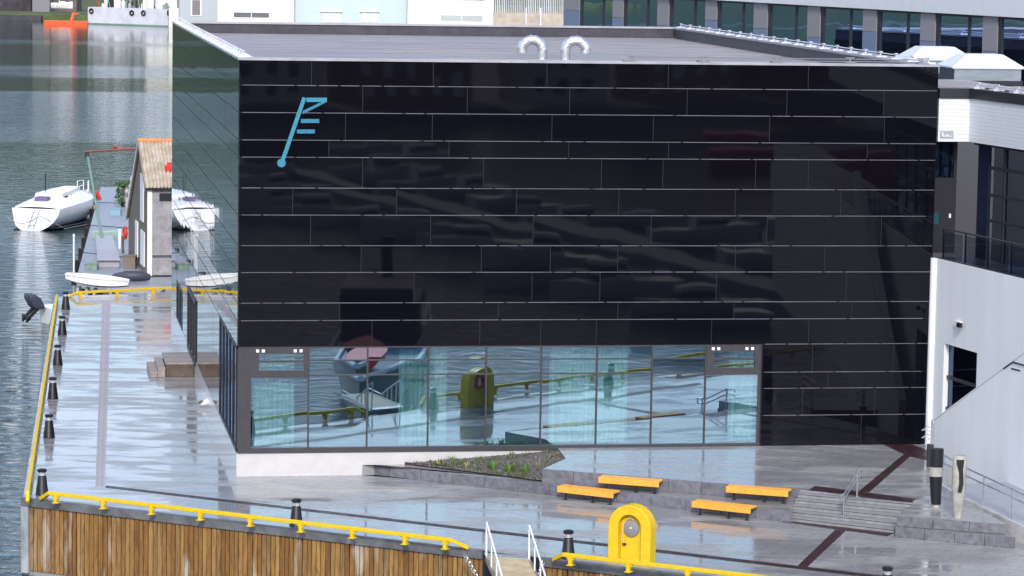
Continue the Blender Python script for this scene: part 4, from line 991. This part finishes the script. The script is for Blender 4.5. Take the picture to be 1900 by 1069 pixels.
# retaining wall with fence and a lamp post
A, B = D(915, 25, 590), D(1050, 25, 590)
A.z = B.z = -1.4
m_ = MB(); zt = D(950, 24, 590).z; m_.par(A, B - A, (0, .5, 0), (0, 0, zt + 1.4)); one('retaining_wall', m_, M("beige_wall", (.46, .40, .34), .8, var=.2, vs=.5), 'beige retaining wall below a fence between the white house and the office wing', 'wall')
t_ = thing('picket_fence', 'pale upright fence on top of the far retaining wall', 'fence', Vector((A.x, A.y, zt)))
m_ = MB()
for k in range(40): m_.par(Vector((A.x + (B.x - A.x) * k / 40, A.y + .1, zt)), (.18, 0, 0), (0, .05, 0), (0, 0, 3.2))
m_.build('pickets', M("fence_grey", (.50, .52, .56), .6, island=.2), t_)
m_ = MB(); m_.par(Vector((A.x, A.y + .16, zt + .0)), B - A, (0, .08, 0), (0, 0, .5)); m_.build('fence_base', M("hedge_brown", (.16, .13, .07), .9, var=.5, vs=1.), t_)
for x, w_ in ((976, .12), (1003, .16)):
    P = D(x, 38, 588); m_ = MB(); m_.tube([Vector((P.x, P.y, -1)), Vector((P.x, P.y, 7))], w_, 8); one('far_pole', m_, WHITE, ('thin white pole' if x < 990 else 'thicker cream pole') + ' before the far retaining wall', 'pole')
# left bank: quay, boathouse, white boat ashore
m_ = MB(); A = D(-30, 38, 798); B = D(80, 36, 798); m_.par(Vector((A.x - 60, A.y - 3.5, -3)), (B.x - A.x + 60, 0, 0), (0, 3, 0), (0, 0, 1.45)); one('far_quay_wall', m_, M("dark_stone", (.05, .05, .06), .8, var=.3, vs=.5), 'low dark stone quay wall at the far left shore', 'quay wall')
m_ = MB(); A = D(-60, 10, 830)
house('dark brown boathouse row at the far left shore', -80, 58, 830, M("dark_brown", (.045, .04, .05), .8, var=.5, vs=.3), 7)
house('grey narrow boathouse at the far left shore', 60, 92, 826, M('dull_grey_render', (.20, .20, .21), .7), 3.2)
house('brown leaning boathouse right of the pale one on the far left shore', 93, 142, 832, M("brown_boat", (.12, .10, .10), .8, var=.4, vs=.3), 7)
def small_boat(label, P, ang, L_, W_, H_, mat, name='small_boat', group=None, cabin=True, cab=WHITE):
    t_ = thing(name, label, 'boat', (0, 0, 0), group)
    secs = []
    for i in range(9):
        u = i / 8; w_ = W_ / 2 * (1 - max(0, (u - .45) / .55) ** 2.2) * (.85 + .3 * min(u, .5)); w_ = max(w_, .02); zz = H_ * (1 + .35 * u * u); x = (u - .5) * L_
        secs.append([Vector((x, s * w_ * k, z)) for s, k, z in ((-1, 1, zz), (-1, .85, zz * .35), (-1, .3, -.2), (1, .3, -.2), (1, .85, zz * .35), (1, 1, zz))])
    m_ = MB(); m_.loft(secs); m_.build('hull', mat, t_, smooth=True)
    if cabin:
        m_ = MB(); m_.loft([[Vector((x, s * w_, z)) for x, s in ((-L_ * .12, -1), (L_ * .18, -1), (L_ * .18, 1), (-L_ * .12, 1))] for w_, z in ((W_ * .32, H_ * .95), (W_ * .26, H_ * 1.9))]); m_.build('cabin', cab, t_)
        m_ = MB(); m_.loft([[Vector((x, s * w_, z)) for x, s in ((-L_ * .1, -1), (L_ * .185, -1), (L_ * .185, 1), (-L_ * .1, 1))] for w_, z in ((W_ * .30, H_ * 1.3), (W_ * .28, H_ * 1.65))]); m_.build('cabin_window', DFRAME, t_)
    t_.location = P; t_.rotation_euler.z = ang
    return t_
small_boat('small white boat lying ashore at the far left bank', D(115, 14, 812), 0, 5.5, 2, 1.2, HULLW)
# barge
A = D(163, 44, 772); 
bg_ = thing('barge', 'pale grey barge with hanging tyres moored at the far shore', 'barge', (A.x, A.y, WZ))
B = D(312, 46, 760); A.z = B.z = WZ - .2; d = B - A; dn = Vector((-d.y, d.x, 0)).normalized(); zt = D(200, 14, 770).z
MB().par(A, d, dn * 7, Z * (zt - WZ + .2)).build('hull', HULLG, bg_)
MB().par(A - dn * .03, d, dn * .02, Z * .5).build('waterline_band', GREEN, bg_)
for x in (166, 247, 270): P = D(x, 21 + (x > 200) * 2.5, 768); m_ = MB(); s_ = A + d * ((P.x - A.x) / d.x); m_.torus(Vector((s_.x, s_.y - .3, P.z)), .52, .2, dn, 16, 6); m_.build('fender_tyre', TIRE, bg_, smooth=True)
P = D(312, 24, 758); m_ = MB(); m_.torus(Vector((P.x, P.y - .2, P.z)), .52, .22, Vector((1, 0, 0)), 16, 6); m_.build('fender_tyre', TIRE, bg_, smooth=True)
rb = random.Random(3)
for k in range(26):
    P = A + d * rb.uniform(.04, .98) + dn * rb.uniform(.8, 5); h = rb.uniform(.5, 2.6); m_ = MB(); m_.par(Vector((P.x, P.y, zt - .02)), (rb.uniform(.2, 1.5), 0, 0), (0, .6, 0), (0, 0, h)); m_.build('deck_gear', rb.choice((WHITE, STEEL, DMET, HULLG, CREAM, GREEN, STEEL)), bg_)
for k in range(8):
    P = A + d * rb.uniform(.1, .95) + dn * 1; m_ = MB(); m_.tube([Vector((P.x, P.y, zt)), Vector((P.x + rb.uniform(-1.5, 1.5), P.y, zt + 3.5))], .09, 6); m_.build('stanchion', rb.choice((WHITE, STEEL, RED)), bg_)
P = D(313, 48, 755); Q = D(332, 30, 755); m_ = MB(); m_.par(Vector((P.x, P.y, WZ - .1)), (2.4, 0, 0), (0, 1.5, 0), (0, 0, Q.z - WZ + 2.)); one('mooring_float', m_, CREAM, 'cream mooring block at the right end of the barge', 'float', bevel=.1)
ob_ = thing('orange_workboat', 'flat orange workboat with a small mast beside the barge', 'boat', D(120, 42, 762))
A = D(83, 43, 762); B = D(163, 45, 762); zz = D(120, 38.5, 762).z
m_ = MB(); m_.loft([[Vector((A.x + (B.x - A.x) * u, A.y - s, z)) for s, z in ((1.2, WZ), (1.4, zz), (-1.4, zz), (-1.2, WZ))] for u in (0, .05, .95, 1)]); m_.build('hull', ORG2, ob_)
P = D(137, 34, 762); m_ = MB(); m_.tube([Vector((P.x - .6, P.y, zz)), Vector((P.x, P.y, zz + 2.0))], [.45, .3], 8); m_.tube([Vector((P.x - .3, P.y, zz + 1.6)), Vector((P.x + 1.2, P.y, zz + 1.8))], .15, 6); m_.build('mast', ORG2, ob_)

# ------------------------------------------------------------------ sailboat
def loft_boat():
    bo = G(57, 428, WZ); bw = G(174, 400, WZ); h_ = Vector((bw.x - bo.x, bw.y - bo.y, 0)); L_ = 12.6; h_.normalize(); sx_ = Vector((h_.y, -h_.x, 0))
    t_ = thing('sailboat', 'mastless white sailing yacht moored by its bow to the pontoon, stern ladder towards the viewer', 'sailboat', bo)
    secs = []; deck = []
    for i in range(13):
        u = i / 12; w_ = 1.98 * (.93 + .25 * sin(u * 2.2) ) * (1 - max(0, (u - .4) / .6) ** 2.3); w_ = max(w_, .03); fb = 1.55 + .55 * u; x = u * L_ - (.0 if i else 0.45 * 0)
        row = []
        for k in range(13):
            a = pi * k / 12; yy = -cos(a) * w_; dz = -sin(a) ** 1.0 * 1.15 * (1 - .5 * u)
            tz = fb + (dz * (fb + .3)) / 1.15 * 1.0 if 0 else fb - (sin(a) ** .85) * (fb + .12 + .1 * u)
            rake = (1.5 * max(0, tz / fb) if i == 0 else 0) - (.9 * (1 - max(0, tz / fb)) * (u ** 6))
            row.append(bo + h_ * (x + rake - (0)) + sx_ * yy + Z * tz)
        secs.append(row)
        deck.append((u, w_, fb))
    m_ = MB(); m_.loft(secs, close=False, caps=False); m_.add(secs[0], [tuple(range(13))]); m_.build('hull', HULLW, t_, smooth=True)
    m_ = MB(); m_.loft([[Vector((p.x, p.y, min(p.z, WZ + .17))) + (p - sum(r_, Vector()) / 13) * .012 for p in r_] for r_ in secs], close=False, caps=False); m_.build('waterline_band', DARKB, t_)  # dark waterline stripe that also paints shade in under the hull
    m_ = MB(); rows_ = []
    for u, w_, fb in deck:
        cr = .12 + .55 * sin(pi * min(1, max(0, (u - .0) / .92))) ** .8
        rows_.append([bo + h_ * (u * L_ + (1.5 if u == 0 else .55 if u < .1 else 0)) + sx_ * (w_ * s) + Z * (fb + .01 + cr * (1 - abs(s) ** 2.5)) for s in (-1, -.85, -.6, -.3, 0, .3, .6, .85, 1)])
    m_.loft(rows_, close=False, caps=False); m_.build('deck', HULLW, t_, smooth=True)
    m_ = MB(); m_.loft([[bo + h_ * (L_ * u) + sx_ * (w_ * s) + Z * z for s, z in ((-1, 1.9), (-.85, 2.55 + .1 * k), (.85, 2.55 + .1 * k), (1, 1.9))] for k, (u, w_) in enumerate(((.3, 1.25), (.5, 1.15), (.72, .7)))]); m_.build('coachroof', HULLW, t_, smooth=True)
    for k, u in enumerate((.36, .46, .56)):
        m_ = MB(); m_.box(bo + h_ * (L_ * u) + sx_ * (1.18 - .08 * k) + Z * 2.25, .5, .12, .2, h_, sx_); m_.build('cabin_port', DFRAME, t_)
    for u in (.13, .28, .5, .66):
        w_ = 1.9 * (.93 + .25 * sin(u * 2.2)) * (1 - max(0, (u - .4) / .6) ** 2.3); m_ = MB(); m_.lathe(bo + h_ * (L_ * u) + sx_ * (w_ * .93) + Z * 1.2, [(.12, -.1), (.12, .06)], 10, az=sx_); m_.build('porthole', DFRAME, t_)
    m_ = MB()
    for s in (-.22, .22): m_.tube([bo - h_ * .06 + sx_ * s + Z * .15, bo + h_ * 1.35 + sx_ * s + Z * 1.5], .03, 6)
    for z in (.4, .7, 1.0, 1.3): m_.tube([bo + h_ * (z - .2) * .95 - h_ * .12 + sx_ * -.22 + Z * z, bo + h_ * (z - .2) * .95 - h_ * .12 + sx_ * .22 + Z * z], .03, 6)
    m_.build('stern_ladder', M("ladder_grey", (.3, .3, .36), .5), t_)
    m_ = MB(); m_.box(bo + h_ * 2.5 + Z * 2.05, .9, 1.1, .75, h_, sx_); m_.build('folded_cover', PURP, t_, bevel=.15)
    m_ = MB(); m_.box(bo + h_ * 2.4 + Z * 1.75, 1., 1.15, .15, h_, sx_); m_.build('cockpit_seat', GREYD, t_)
    m_ = MB(); tip = bo + h_ * (L_ * .9)
    for s in (-.45, .45):
        m_.tube([tip + sx_ * s + Z * 2.1, tip + sx_ * s + Z * 2.95, tip + sx_ * s * .5 + h_ * .8 + Z * 3.0, tip + sx_ * s * .5 + h_ * .8 + Z * 2.2], .035, 6); m_.tube([tip + sx_ * s + Z * 2.5, tip + sx_ * s * .5 + h_ * .8 + Z * 2.6], .03, 6)
    m_.build('pulpit', WHITE, t_, smooth=True)
    m_ = MB(); m_.tube([bo + h_ * 5.2 - sx_ * .8 + Z * 2.5, bo + h_ * 5.2 - sx_ * .8 + Z * 4.0], .05, 6); m_.build('antenna', DMET, t_)
    m_ = MB(); m_.tube([bo + sx_ * (-1.7 + .2 * k) + Z * (.9 - .35 * sin(k * .3)) - h_ * .25 for k in range(14)] + [bo + sx_ * 2.0 + h_ * 2 + Z * .05, bo + sx_ * 2.6 + h_ * 6 + Z * .1, bo + sx_ * 4.4 + h_ * 8 + Z * 1.], .035, 5); m_.build('mooring_line', M("grey_rope", (.25, .26, .26), .8), t_)
    m_ = MB(); m_.tube([bo + sx_ * 1.75 + h_ * 9.2 + Z * 1.3, bo + sx_ * 1.75 + h_ * 9.2 + Z * .5], [.12, .22], 8); m_.build('fender', M("tan_fender", (.4, .33, .28), .6), t_, smooth=True)
    m_ = MB(); m_.tube([bo + sx_ * 1.2 + h_ * 11.2 + Z * 2.2, bo + sx_ * 1.5 + h_ * 11.3 + Z * 1.5], .16, 8); m_.build('red_fender', RED, t_, smooth=True)
loft_boat()

# ------------------------------------------------------------------ pontoon with shed
JZ = -1.7
pj = [G(187, 347, JZ), G(262, 350, JZ), G(330, 512, JZ), G(142, 516, JZ)]
pj[1] = pj[0] + Vector((9, 1, 0)); pj[2] = Vector((-16.5, 183, JZ)); pj = [Vector((p.x, p.y, JZ - .6)) for p in pj]
t_ = thing('pontoon', 'long grey boarded pontoon running out past the shed', 'pontoon', pj[3])
MB().prism(pj, Z * .6).build('deck', PONT, t_)
for f in (.22, .5, .78):
    a, b = pj[3].lerp(pj[0], f), pj[2].lerp(pj[1], f); m_ = MB(); m_.par(a + Z * .602, b - a, (0, .25, 0), Z * .03); m_.build('joint_plate', DFRAME, t_)
d = pj[0] - pj[3]
for k in range(9): 
    p = pj[3] + d * (k + .4) / 9.2; m_ = MB(); m_.lathe(p + Z * .1 - Vector((.12, 0, 0)), [(.3, -.3), (.3, .5)], 10); m_.build('tyre_fender', TIRE, t_)
SB = G(273, 512, JZ + .1)
sd = D(237, 430, SB.y + 12) - SB; sd = Vector((sd.x, sd.y, 0)).normalized(); sr = Vector((sd.y, -sd.x, 0))
shd = thing('shed', 'tall narrow shed with a corrugated roof and orange ridge on the pontoon', 'shed', SB)
def SH(a, b, z): return SB + sr * a + sd * b + Z * (z - SB.z)
Dd = (SB.y)
ez_ = D(275, 349, SB.y).z; rz_ = D(262, 264, SB.y + 4.2).z; bz_ = D(236, 407, SB.y + 12).z
Wd = 3.6
prof = [(0, SB.z), (0, ez_), (4.2, rz_ - .05), (12, bz_), (12, SB.z)]
m_ = MB(); m_.prism([SH(.02, b, z) for b, z in prof], sr * .08); m_.prism([SH(Wd - .1, b, z) for b, z in prof], sr * .08)
m_.build('gable_wall', SHEDB, shd)
m_ = MB(); n = 24
for k in range(n):
    a = .32 + (Wd - .34) * k / n; m_.par(SH(a, -.02 if k % 2 else .02, SB.z + .05), sr * ((Wd - .34) / n), sd * .08, Z * (ez_ - SB.z - .1))
m_.build('front_wall', SHEDG, shd)
MB().par(SH(.0, -.06, SB.z), sr * .3, sd * .12, Z * (ez_ - SB.z - .02)).build('corner_board', WHITE, shd)
zb_ = D(300, 478, SB.y).z
MB().par(SH(.33, -.05, zb_), sr * (Wd - .4), sd * .04, Z * .14).build('batten', M("dark_batten", (.08, .08, .1), .7), shd)
wz0, wz1 = D(300, 373, SB.y).z, D(300, 359, SB.y).z
MB().par(SH(.75, -.07, wz0), sr * 1.4, sd * .04, Z * (wz1 - wz0)).build('window', DFRAME, shd)
def corr(mb, a, b, L0, L1, n, lift=.11):
    # corrugated sheet between edge a..(z) and b
    N_ = n * 4; top_, bot_ = [], []
    for k in range(N_ + 1):
        x = -.15 + (Wd + .3) * k / N_; h = .10 * cos(2 * pi * k / 4)
        bot_.append(SH(x, L0[0], L0[1] + lift + h)); top_.append(SH(x, L1[0], L1[1] + lift + h))
    mb.loft([bot_, top_], close=False, caps=False)
m_ = MB(); corr(m_, 0, 0, (-.25, ez_ - .1), (4.2, rz_), 17); m_.build('roof', CORR, shd, smooth=True)
m_ = MB(); corr(m_, 0, 0, (4.2, rz_), (12.2, bz_ - .05), 17); m_.build('roof', CORR, shd, smooth=True)
MB().tube([SH(-.2, 4.2, rz_ + .12), SH(Wd + .2, 4.2, rz_ + .12)], .14, 8).build('ridge', M("orange_ridge", (.70, .24, .08), .7, var=.2), shd)
MB().par(SH(-.2, 4.2, rz_ - .1), SH(-.2, 12.1, bz_ - .1) - SH(-.2, 4.2, rz_ - .1), sr * .05, Z * .24).build('bargeboard', WHITE, shd)
MB().par(SH(-.2, -.2, ez_ - .18), SH(-.2, 4.2, rz_ - .1) - SH(-.2, -.2, ez_ - .18), sr * .05, Z * .2).build('bargeboard', M("tan_board", (.3, .24, .18), .7), shd)
MB().par(SH(-.16, -.26, ez_ - .12), sr * (Wd + .3), sd * .06, Z * .14).build('eaves_board', DFRAME, shd)
for (b0, b1_, z0, z1) in ((2.2, 4.0, 1.6, 4.6), (5.6, 7.2, -1.0, 1.3), (1.5, 3.8, -1.2, 1.0)):
    MB().par(SH(-.05, b0, z0), sd * (b1_ - b0), sr * .06, Z * (z1 - z0)).build('white_shutter', WHITE, shd)
# red lifebuoy at shed corner; red lamp on shed roof
P = D(232, 432, SB.y + 7); m_ = MB(); m_.torus(Vector((P.x, P.y, P.z)), .33, .12, (Vector((-.96, -.3, 0))).normalized(), 20, 8); one('life_ring', m_, RED, 'red life ring hanging at the far corner of the shed', 'life ring', smooth=True)
P = SH(Wd * .42, 1.4, ez_ + (rz_ - ez_) * .35); P = D(314, 315, P.y); m_ = MB(); m_.box(P + Z * .1, .55, .3, .42); m_.box(P + Z * .38, .3, .2, .2); one('red_lantern', m_, RED, 'small red lantern box on the corrugated shed roof', 'lantern', bevel=.04)
# pole and boom
P = D(192, 437, 215); P.z = JZ; Q = D(163, 292, 222); m_ = MB(); m_.tube([P, Q], [.11, .08], 8); one('green_pole', m_, GREEN, 'leaning pale green pole on the pontoon', 'pole', smooth=True)
t_ = thing('red_boom', 'long thin rust-red boom stretching from the green pole to behind the shed', 'boom', D(160, 281, 222))
m_ = MB(); m_.tube([D(158, 282, 222), D(265, 275, 212), D(356, 279, 206)], .08, 8); m_.build('beam', RUST, t_, smooth=True)
m_ = MB(); m_.tube([D(205, 279, 219), D(215, 272, 218)], .09, 6); m_.tube([D(225, 277, 217), D(215, 272, 218)], .09, 6); m_.build('bracket', RUST, t_)
m_ = MB(); m_.tube([D(160, 282, 222), D(158, 292, 222)], .05, 6); m_.tube([D(164, 282, 222), D(163, 292, 222)], .05, 6); m_.build('hook', DMET, t_)
# clutter on the pontoon
def cyl_plant(label, x, y, dist, mat, n, r, h):
    P = D(x, y, dist); P.z = JZ; m_ = MB(); rr2 = random.Random(x)
    for k in range(n):
        a = rr2.uniform(0, 6.3); c_ = P + Vector((cos(a), sin(a), 0)) * rr2.uniform(0, r) + Z * rr2.uniform(.2, h); d1 = Vector((rr2.uniform(-1, 1), rr2.uniform(-1, 1), rr2.uniform(-.2, 1))).normalized() * .22; d2 = d1.orthogonal().normalized() * .06
        m_.add([c_ - d1, c_ - d2, c_ + d1, c_ + d2], [(0, 1, 2, 3)])
    t_ = thing('potted_shrub', label, 'shrub', P); m_.build('foliage', mat, t_); MB().lathe(P, [(.3, 0), (.38, .4)], 12).build('pot', DMET, t_)
cyl_plant('bushy potted shrub at the far end of the pontoon', 232, 345, 247, M("shrub_green", (.05, .10, .03), .7, island=.5), 420, .8, 2.0)
P = D(245, 344, 247); P.z = JZ; m_ = MB(); m_.loft([[P + Vector((r * cos(a) + ox, r * .7 * sin(a), z)) for a in [k * pi / 4 for k in range(8)]] for r, z, ox in ((.7, 0, 0), (.75, 1.2, 0), (.55, 1.7, .05), (.25, 1.9, .1), (.28, 2.3, .1), (.1, 2.5, .1))]); one('beige_bundle', m_, M("beige_cloth", (.42, .38, .38), .8), 'upright beige covered bundle beside the potted shrub', 'bundle', smooth=True)
P = G(214, 444, JZ); small_boat('upturned pale green dinghy lying across the pontoon beside the shed', P + Z * .0, .05, 3.2, 1.5, .55, M("pale_green_hull", (.36, .46, .40), .4, var=.1), 'dinghy', None, False)
t_ = thing('grey_workbench', 'large flat grey covered crate on the pontoon, left of the shed', 'crate', G(200, 505, JZ))
a = [G(181, 497, JZ), G(222, 497, JZ), G(208, 452, JZ), G(178, 452, JZ)]; 
MB().prism(a, Z * .5).build('body', M("crate_grey", (.34, .33, .37), .5, var=.08), t_, bevel=.04)
a = [p + Z * .5 for p in a]; c_ = sum(a, Vector()) / 4; MB().prism([c_ + (p - c_) * 1.03 for p in a], Z * .05).build('lid', M("crate_lid", (.40, .38, .42), .4, var=.08), t_)
for x, y, hgt, mt, lb, nm in ((228, 470, 1.1, WOODD, 'dark wooden post beside the grey crate', 'mooring_post'), (241, 498, .8, SHEDB, 'stack of brown fish crates at the foot of the shed', 'fish_crate'), (255, 480, .7, RUST, 'rusty red box against the shed wall', 'tool_box'), (222, 462, 1.3, WHITE, 'thin white post beside the grey crate', 'marker_post'), (170, 500, .35, GREEN, 'low green locker at the left edge of the pontoon', 'locker'), (215, 400, .5, M("blue_box", (.2, .33, .42), .5), 'blue-grey box lying on the far part of the pontoon', 'box')):
    P = G(x, y, JZ); m_ = MB(); s_ = .16 if 'post' in nm else .8
    m_.box(P + Z * hgt / 2, s_, s_, hgt); 
    if 'post' not in nm: m_.box(P + Z * (hgt + .03), s_ * 1.08, s_ * 1.08, .06)
    else: m_.box(P + Z * (hgt + .03), s_ * 1.5, s_ * 1.5, .06)
    one(nm, m_, mt, lb, nm.replace('_', ' '), bevel=.02)
P = G(137, 520, WZ); m_ = MB(); m_.tube([P, P + Z * 2.9], .06, 8); m_.lathe(P + Z * 2.9, [(.1, 0), (.04, .15)], 8); one('marker_pole', m_, WHITE, 'slim pale pole standing in the water before the pontoon', 'pole')
m_ = MB(); P = G(246, 515, JZ + .3); m_.tube([P + Vector((-1.2, .2, 0)), P + Vector((-.4, -.1, .1)), P + Vector((.6, 0, .1)), P + Vector((1.0, .3, 0))], [.2, .32, .32, .2], 10); one('dark_inflatable', m_, M("dark_rubber", (.05, .055, .08), .5), 'dark rubber inflatable lying at the foot of the shed', 'inflatable', smooth=True)
# upturned white skiff
t_ = thing('white_skiff', 'long white skiff lying on trestles just beyond the back yellow rail', 'skiff', D(182, 530, 176))
A = D(122, 514, 175.5); B = D(239, 526, 174.5); d = B - A; L_ = d.length; dn_ = d.normalized(); secs = []; s_ = Vector((0, 1, 0))
for i in range(15):
    u = i / 14; w_ = .85 * (sin(pi * min(1, .04 + u * .93)) ** .7); c_ = A + d * u
    h = .33 * sin(pi * (.06 + .86 * u)) ** .6
    secs.append([c_ + s_ * (-w_) + Z * .18 - Z * 0, c_ + s_ * (-w_ * 1.0) - Z * h * .6, c_ - Z * h * 1.15, c_ + s_ * (w_ * 1.0) - Z * h * .6, c_ + s_ * w_ + Z * .18])
m_ = MB(); m_.loft(secs, close=False, caps=False); m_.build('hull', M('matt_white', (.84, .84, .85), .6), t_, smooth=True)
m_ = MB(); m_.tube([s[0] for s in secs], .05, 6); m_.tube([s[4] for s in secs], .05, 6); m_.build('gunwale', WHITE, t_, smooth=True)
m_ = MB(); m_.loft([[s[0] - Z * .14, s[4] - Z * .14] for s in secs], close=False, caps=False); m_.build('inner_floor', M("skiff_floor", (.55, .56, .58), .5), t_)
m_ = MB()
for u in (.2, .34, .46, .72): c_ = A + d * u; m_.box(Vector((c_.x, c_.y + .2, (c_.z - .5 + WZ) / 2)), .16, .9, c_.z - .5 - WZ)
one('skiff_trestle', m_, CONCL, 'pale posts carrying the white skiff above the water', 'trestle')
m_ = MB(); m_.par(D(192, 541, 177) - Z * 2, (3.2, 0, 0), (0, 3, 0), (0, 0, 2)); one('float_block', m_, M("pinkish_block", (.38, .34, .34), .6), 'pale float below the white skiff', 'float', bevel=.05)
# moored boat with outboards beyond the left rail
t_ = thing('motorboat', 'white motorboat with two dark outboard motors beyond the left yellow rail', 'motorboat', G(90, 600, WZ))
c_ = G(84, 600, WZ) 
hd = Vector((.88, .48, 0)); sd_ = Vector((-.48, .88, 0)); secs = []
for i in range(9):
    u = i / 8; w_ = max(.03, 1.0 * (1 - max(0, (u - .5) / .5) ** 2)); zz = .95 + .3 * u
    secs.append([c_ + hd * (u * 4.9) + sd_ * (s * w_ * k) + Z * z for s, k, z in ((-1, 1, zz), (-1, .85, .25), (-1, .2, -.3), (1, .2, -.3), (1, .85, .25), (1, 1, zz))])
m_ = MB(); m_.loft(secs); m_.build('hull', HULLW, t_, smooth=True)
m_ = MB(); m_.box(c_ + hd * 1.9 + Z * 1.25, 1.3, 1.2, .7, hd, sd_); m_.build('console', HULLW, t_, bevel=.15)
for k, (o_, sc) in enumerate(((sd_ * -.1, 1.), (sd_ * .55 - hd * .0, .8))):
    b = c_ - hd * .25 + o_
    m_ = MB(); m_.loft([[b + hd * (x * .3 * r) + sd_ * (y * .22 * r) + Z * z - hd * tl for x, y in ((-1, -1), (1, -1), (1, 1), (-1, 1))] for r, z, tl in ((.7, .85, .15), (1.1, 1.0, .2), (1.1, 1.5, .45), (.6, 1.75, .6))]); m_.build('outboard_cowl', M("outboard_dark", (.05, .055, .085), .3), t_, smooth=True, bevel=.03)
    m_ = MB(); m_.tube([b + Z * .95 - hd * .2, b + Z * .35 - hd * .8], [.13, .09], 8); m_.tube([b + Z * .45 - hd * .95 + sd_ * -.16, b + Z * .35 - hd * .8, b + Z * .1 - hd * .95], [.12, .16, .05], 8); m_.build('outboard_leg', DMET, t_, smooth=True)

# ------------------------------------------------------------------ what the black glass mirrors: craft and houses across the harbour
wk = thing('workboat', 'dark-hulled workboat with a white bulwark, seen mirrored in the ribbon window', 'boat', (3.5, 80, WZ))
hd = Vector((.33, -.944, 0)); sd_ = Vector((.944, .33, 0)); c_ = Vector((2.6, 86.0, WZ)); secs = []; sec2 = []
for i in range(13):
    u = i / 12; w_ = max(.05, 2.2 * (1 - max(0, (.45 - u) / .45) ** 2.2)); zz = 1.7 + .9 * max(0, .5 - u) ** 1.3; secs.append([c_ + hd * (u * 30) + sd_ * (s * w_ * k) + Z * z for s, k, z in ((-1, 1, zz), (-1, .8, .2), (-1, .3, -.8), (1, .3, -.8), (1, .8, .2), (1, 1, zz))])
m_ = MB(); m_.loft(secs); m_.build('hull', DARKB, wk, smooth=True)
m_ = MB(); m_.loft([[s[0] + Z * .03, s[5] + Z * .03] for s in secs], close=False, caps=False); m_.build('deck', M('blue_grey_deck', (.16, .20, .27), .4), wk)
m_ = MB()
for k in (0, 5): m_.tube([s[k] + Z * .12 for s in secs], .14, 6)
m_.build('bulwark_rail', WHITE, wk, smooth=True)
m_ = MB(); p = c_ + hd * 19; m_.box(p + Z * 3.0, 6, 4, 2.6, hd, sd_); m_.build('wheelhouse', M('grey_wheelhouse', (.10, .11, .14), .5), wk, bevel=.1)
m_ = MB(); m_.box(p + Z * 3.5, 6.1, 4.1, .8, hd, sd_); m_.build('wheelhouse_window', DFRAME, wk)
m_ = MB(); p = c_ + hd * 24; m_.tube([p + Z * 3, p + Z * 6.5], .3, 8); m_.box(p + Z * 5.6, .3, 3, .3, hd, sd_); m_.build('mast', DMET, wk)
rz = small_boat('red inflatable tender lying on the workboat deck, seen mirrored in the ribbon window', Vector((3.9, 82.2, WZ + 2.35)), -1.2, 4.6, 2.1, .7, M('bright_red', (.75, .03, .03), .4), 'red_tender', None, False)
pn = MB(); pn.par((36, -70, -3.0), (3, 0, 0), (6, 120, 0), (0, 0, .8)); pn2 = one('marina_pontoon', pn, PONT, 'long marina pontoon mirrored dimly in the black facade', 'pontoon')
lab = 'white leisure boat in the marina, seen only as a dim reflection in the black facade'
proto = small_boat(lab, Vector((33, -60, WZ)), 0, 8.5, 2.8, 1.2, HULLW, 'leisure_boat', 'boats mirrored in the black facade')
for k in range(19):
    side = k % 2; y = -60 + (k // 2) * 12.5; dup(proto, (34 + (y + 60) * .05 + (11 if side else -6.5), y + rb.uniform(-1, 1), WZ), (pi if not side else 0) + rb.uniform(-.1, .1))
for k, (x, y, L_, dk) in enumerate(((62, 10, 16, 0), (88, -52, 22, 1), (20, -30, 14, 0))):
    small_boat(('red-hulled' if dk else ('long white' if k == 0 else 'shorter white')) + ' motor vessel seen only as a reflection in the black facade', Vector((x, y, WZ)), .3, L_, 4.4, 2.2, RED if dk else HULLW, 'motor_vessel')
struct(MB().prism([Vector(p) for p in ((-300, -130, -4), (400, -130, -4), (400, -430, -4), (-300, -430, -4))], Z * 4.2).build('near_shore', M("town_ground", (.12, .12, .13), .7)))
cols = [BRICK, CREAM, M("ochre_walls", (.36, .22, .09), .8), M("red_walls", (.28, .06, .04), .8), WWALL]
def town(k, x, y, w_, h, mt):
    t_ = thing('town_house', ['brown', 'cream', 'ochre', 'dark red', 'white'][k % 5] + ' waterfront town house number %s along the harbour, dimly mirrored in the black facade' % ['one', 'two', 'three', 'four', 'five', 'six', 'seven', 'eight', 'nine', 'ten', 'eleven', 'twelve'][k], 'house', (x, y, .2))
    MB().par((x, y, .2), (w_, 0, 0), (0, -12, 0), (0, 0, h)).build('wall', mt, t_)
    r = MB(); r.prism([Vector((x - .3, y + .3, h + .2)), Vector((x - .3, y - 12.3, h + .2)), Vector((x - .3, y - 6, h + 4))], (w_ + .6, 0, 0)); r.build('roof', PINN, t_)
    for j in range(int(h / 3)):
        for i in range(int(w_ / 3)):
            MB().par((x + .9 + i * 3, y + .05, 1.4 + j * 3), (1.3, 0, 0), (0, -.1, 0), (0, 0, 1.5)).build('window', WHITE if k % 2 else DFRAME, t_)
x = -20
for k in range(12):
    w_ = rb.uniform(10, 16); town(k, x, -140 - rb.uniform(0, 6), w_, rb.uniform(8, 14), cols[k % 5]); x += w_ + rb.uniform(1, 6)
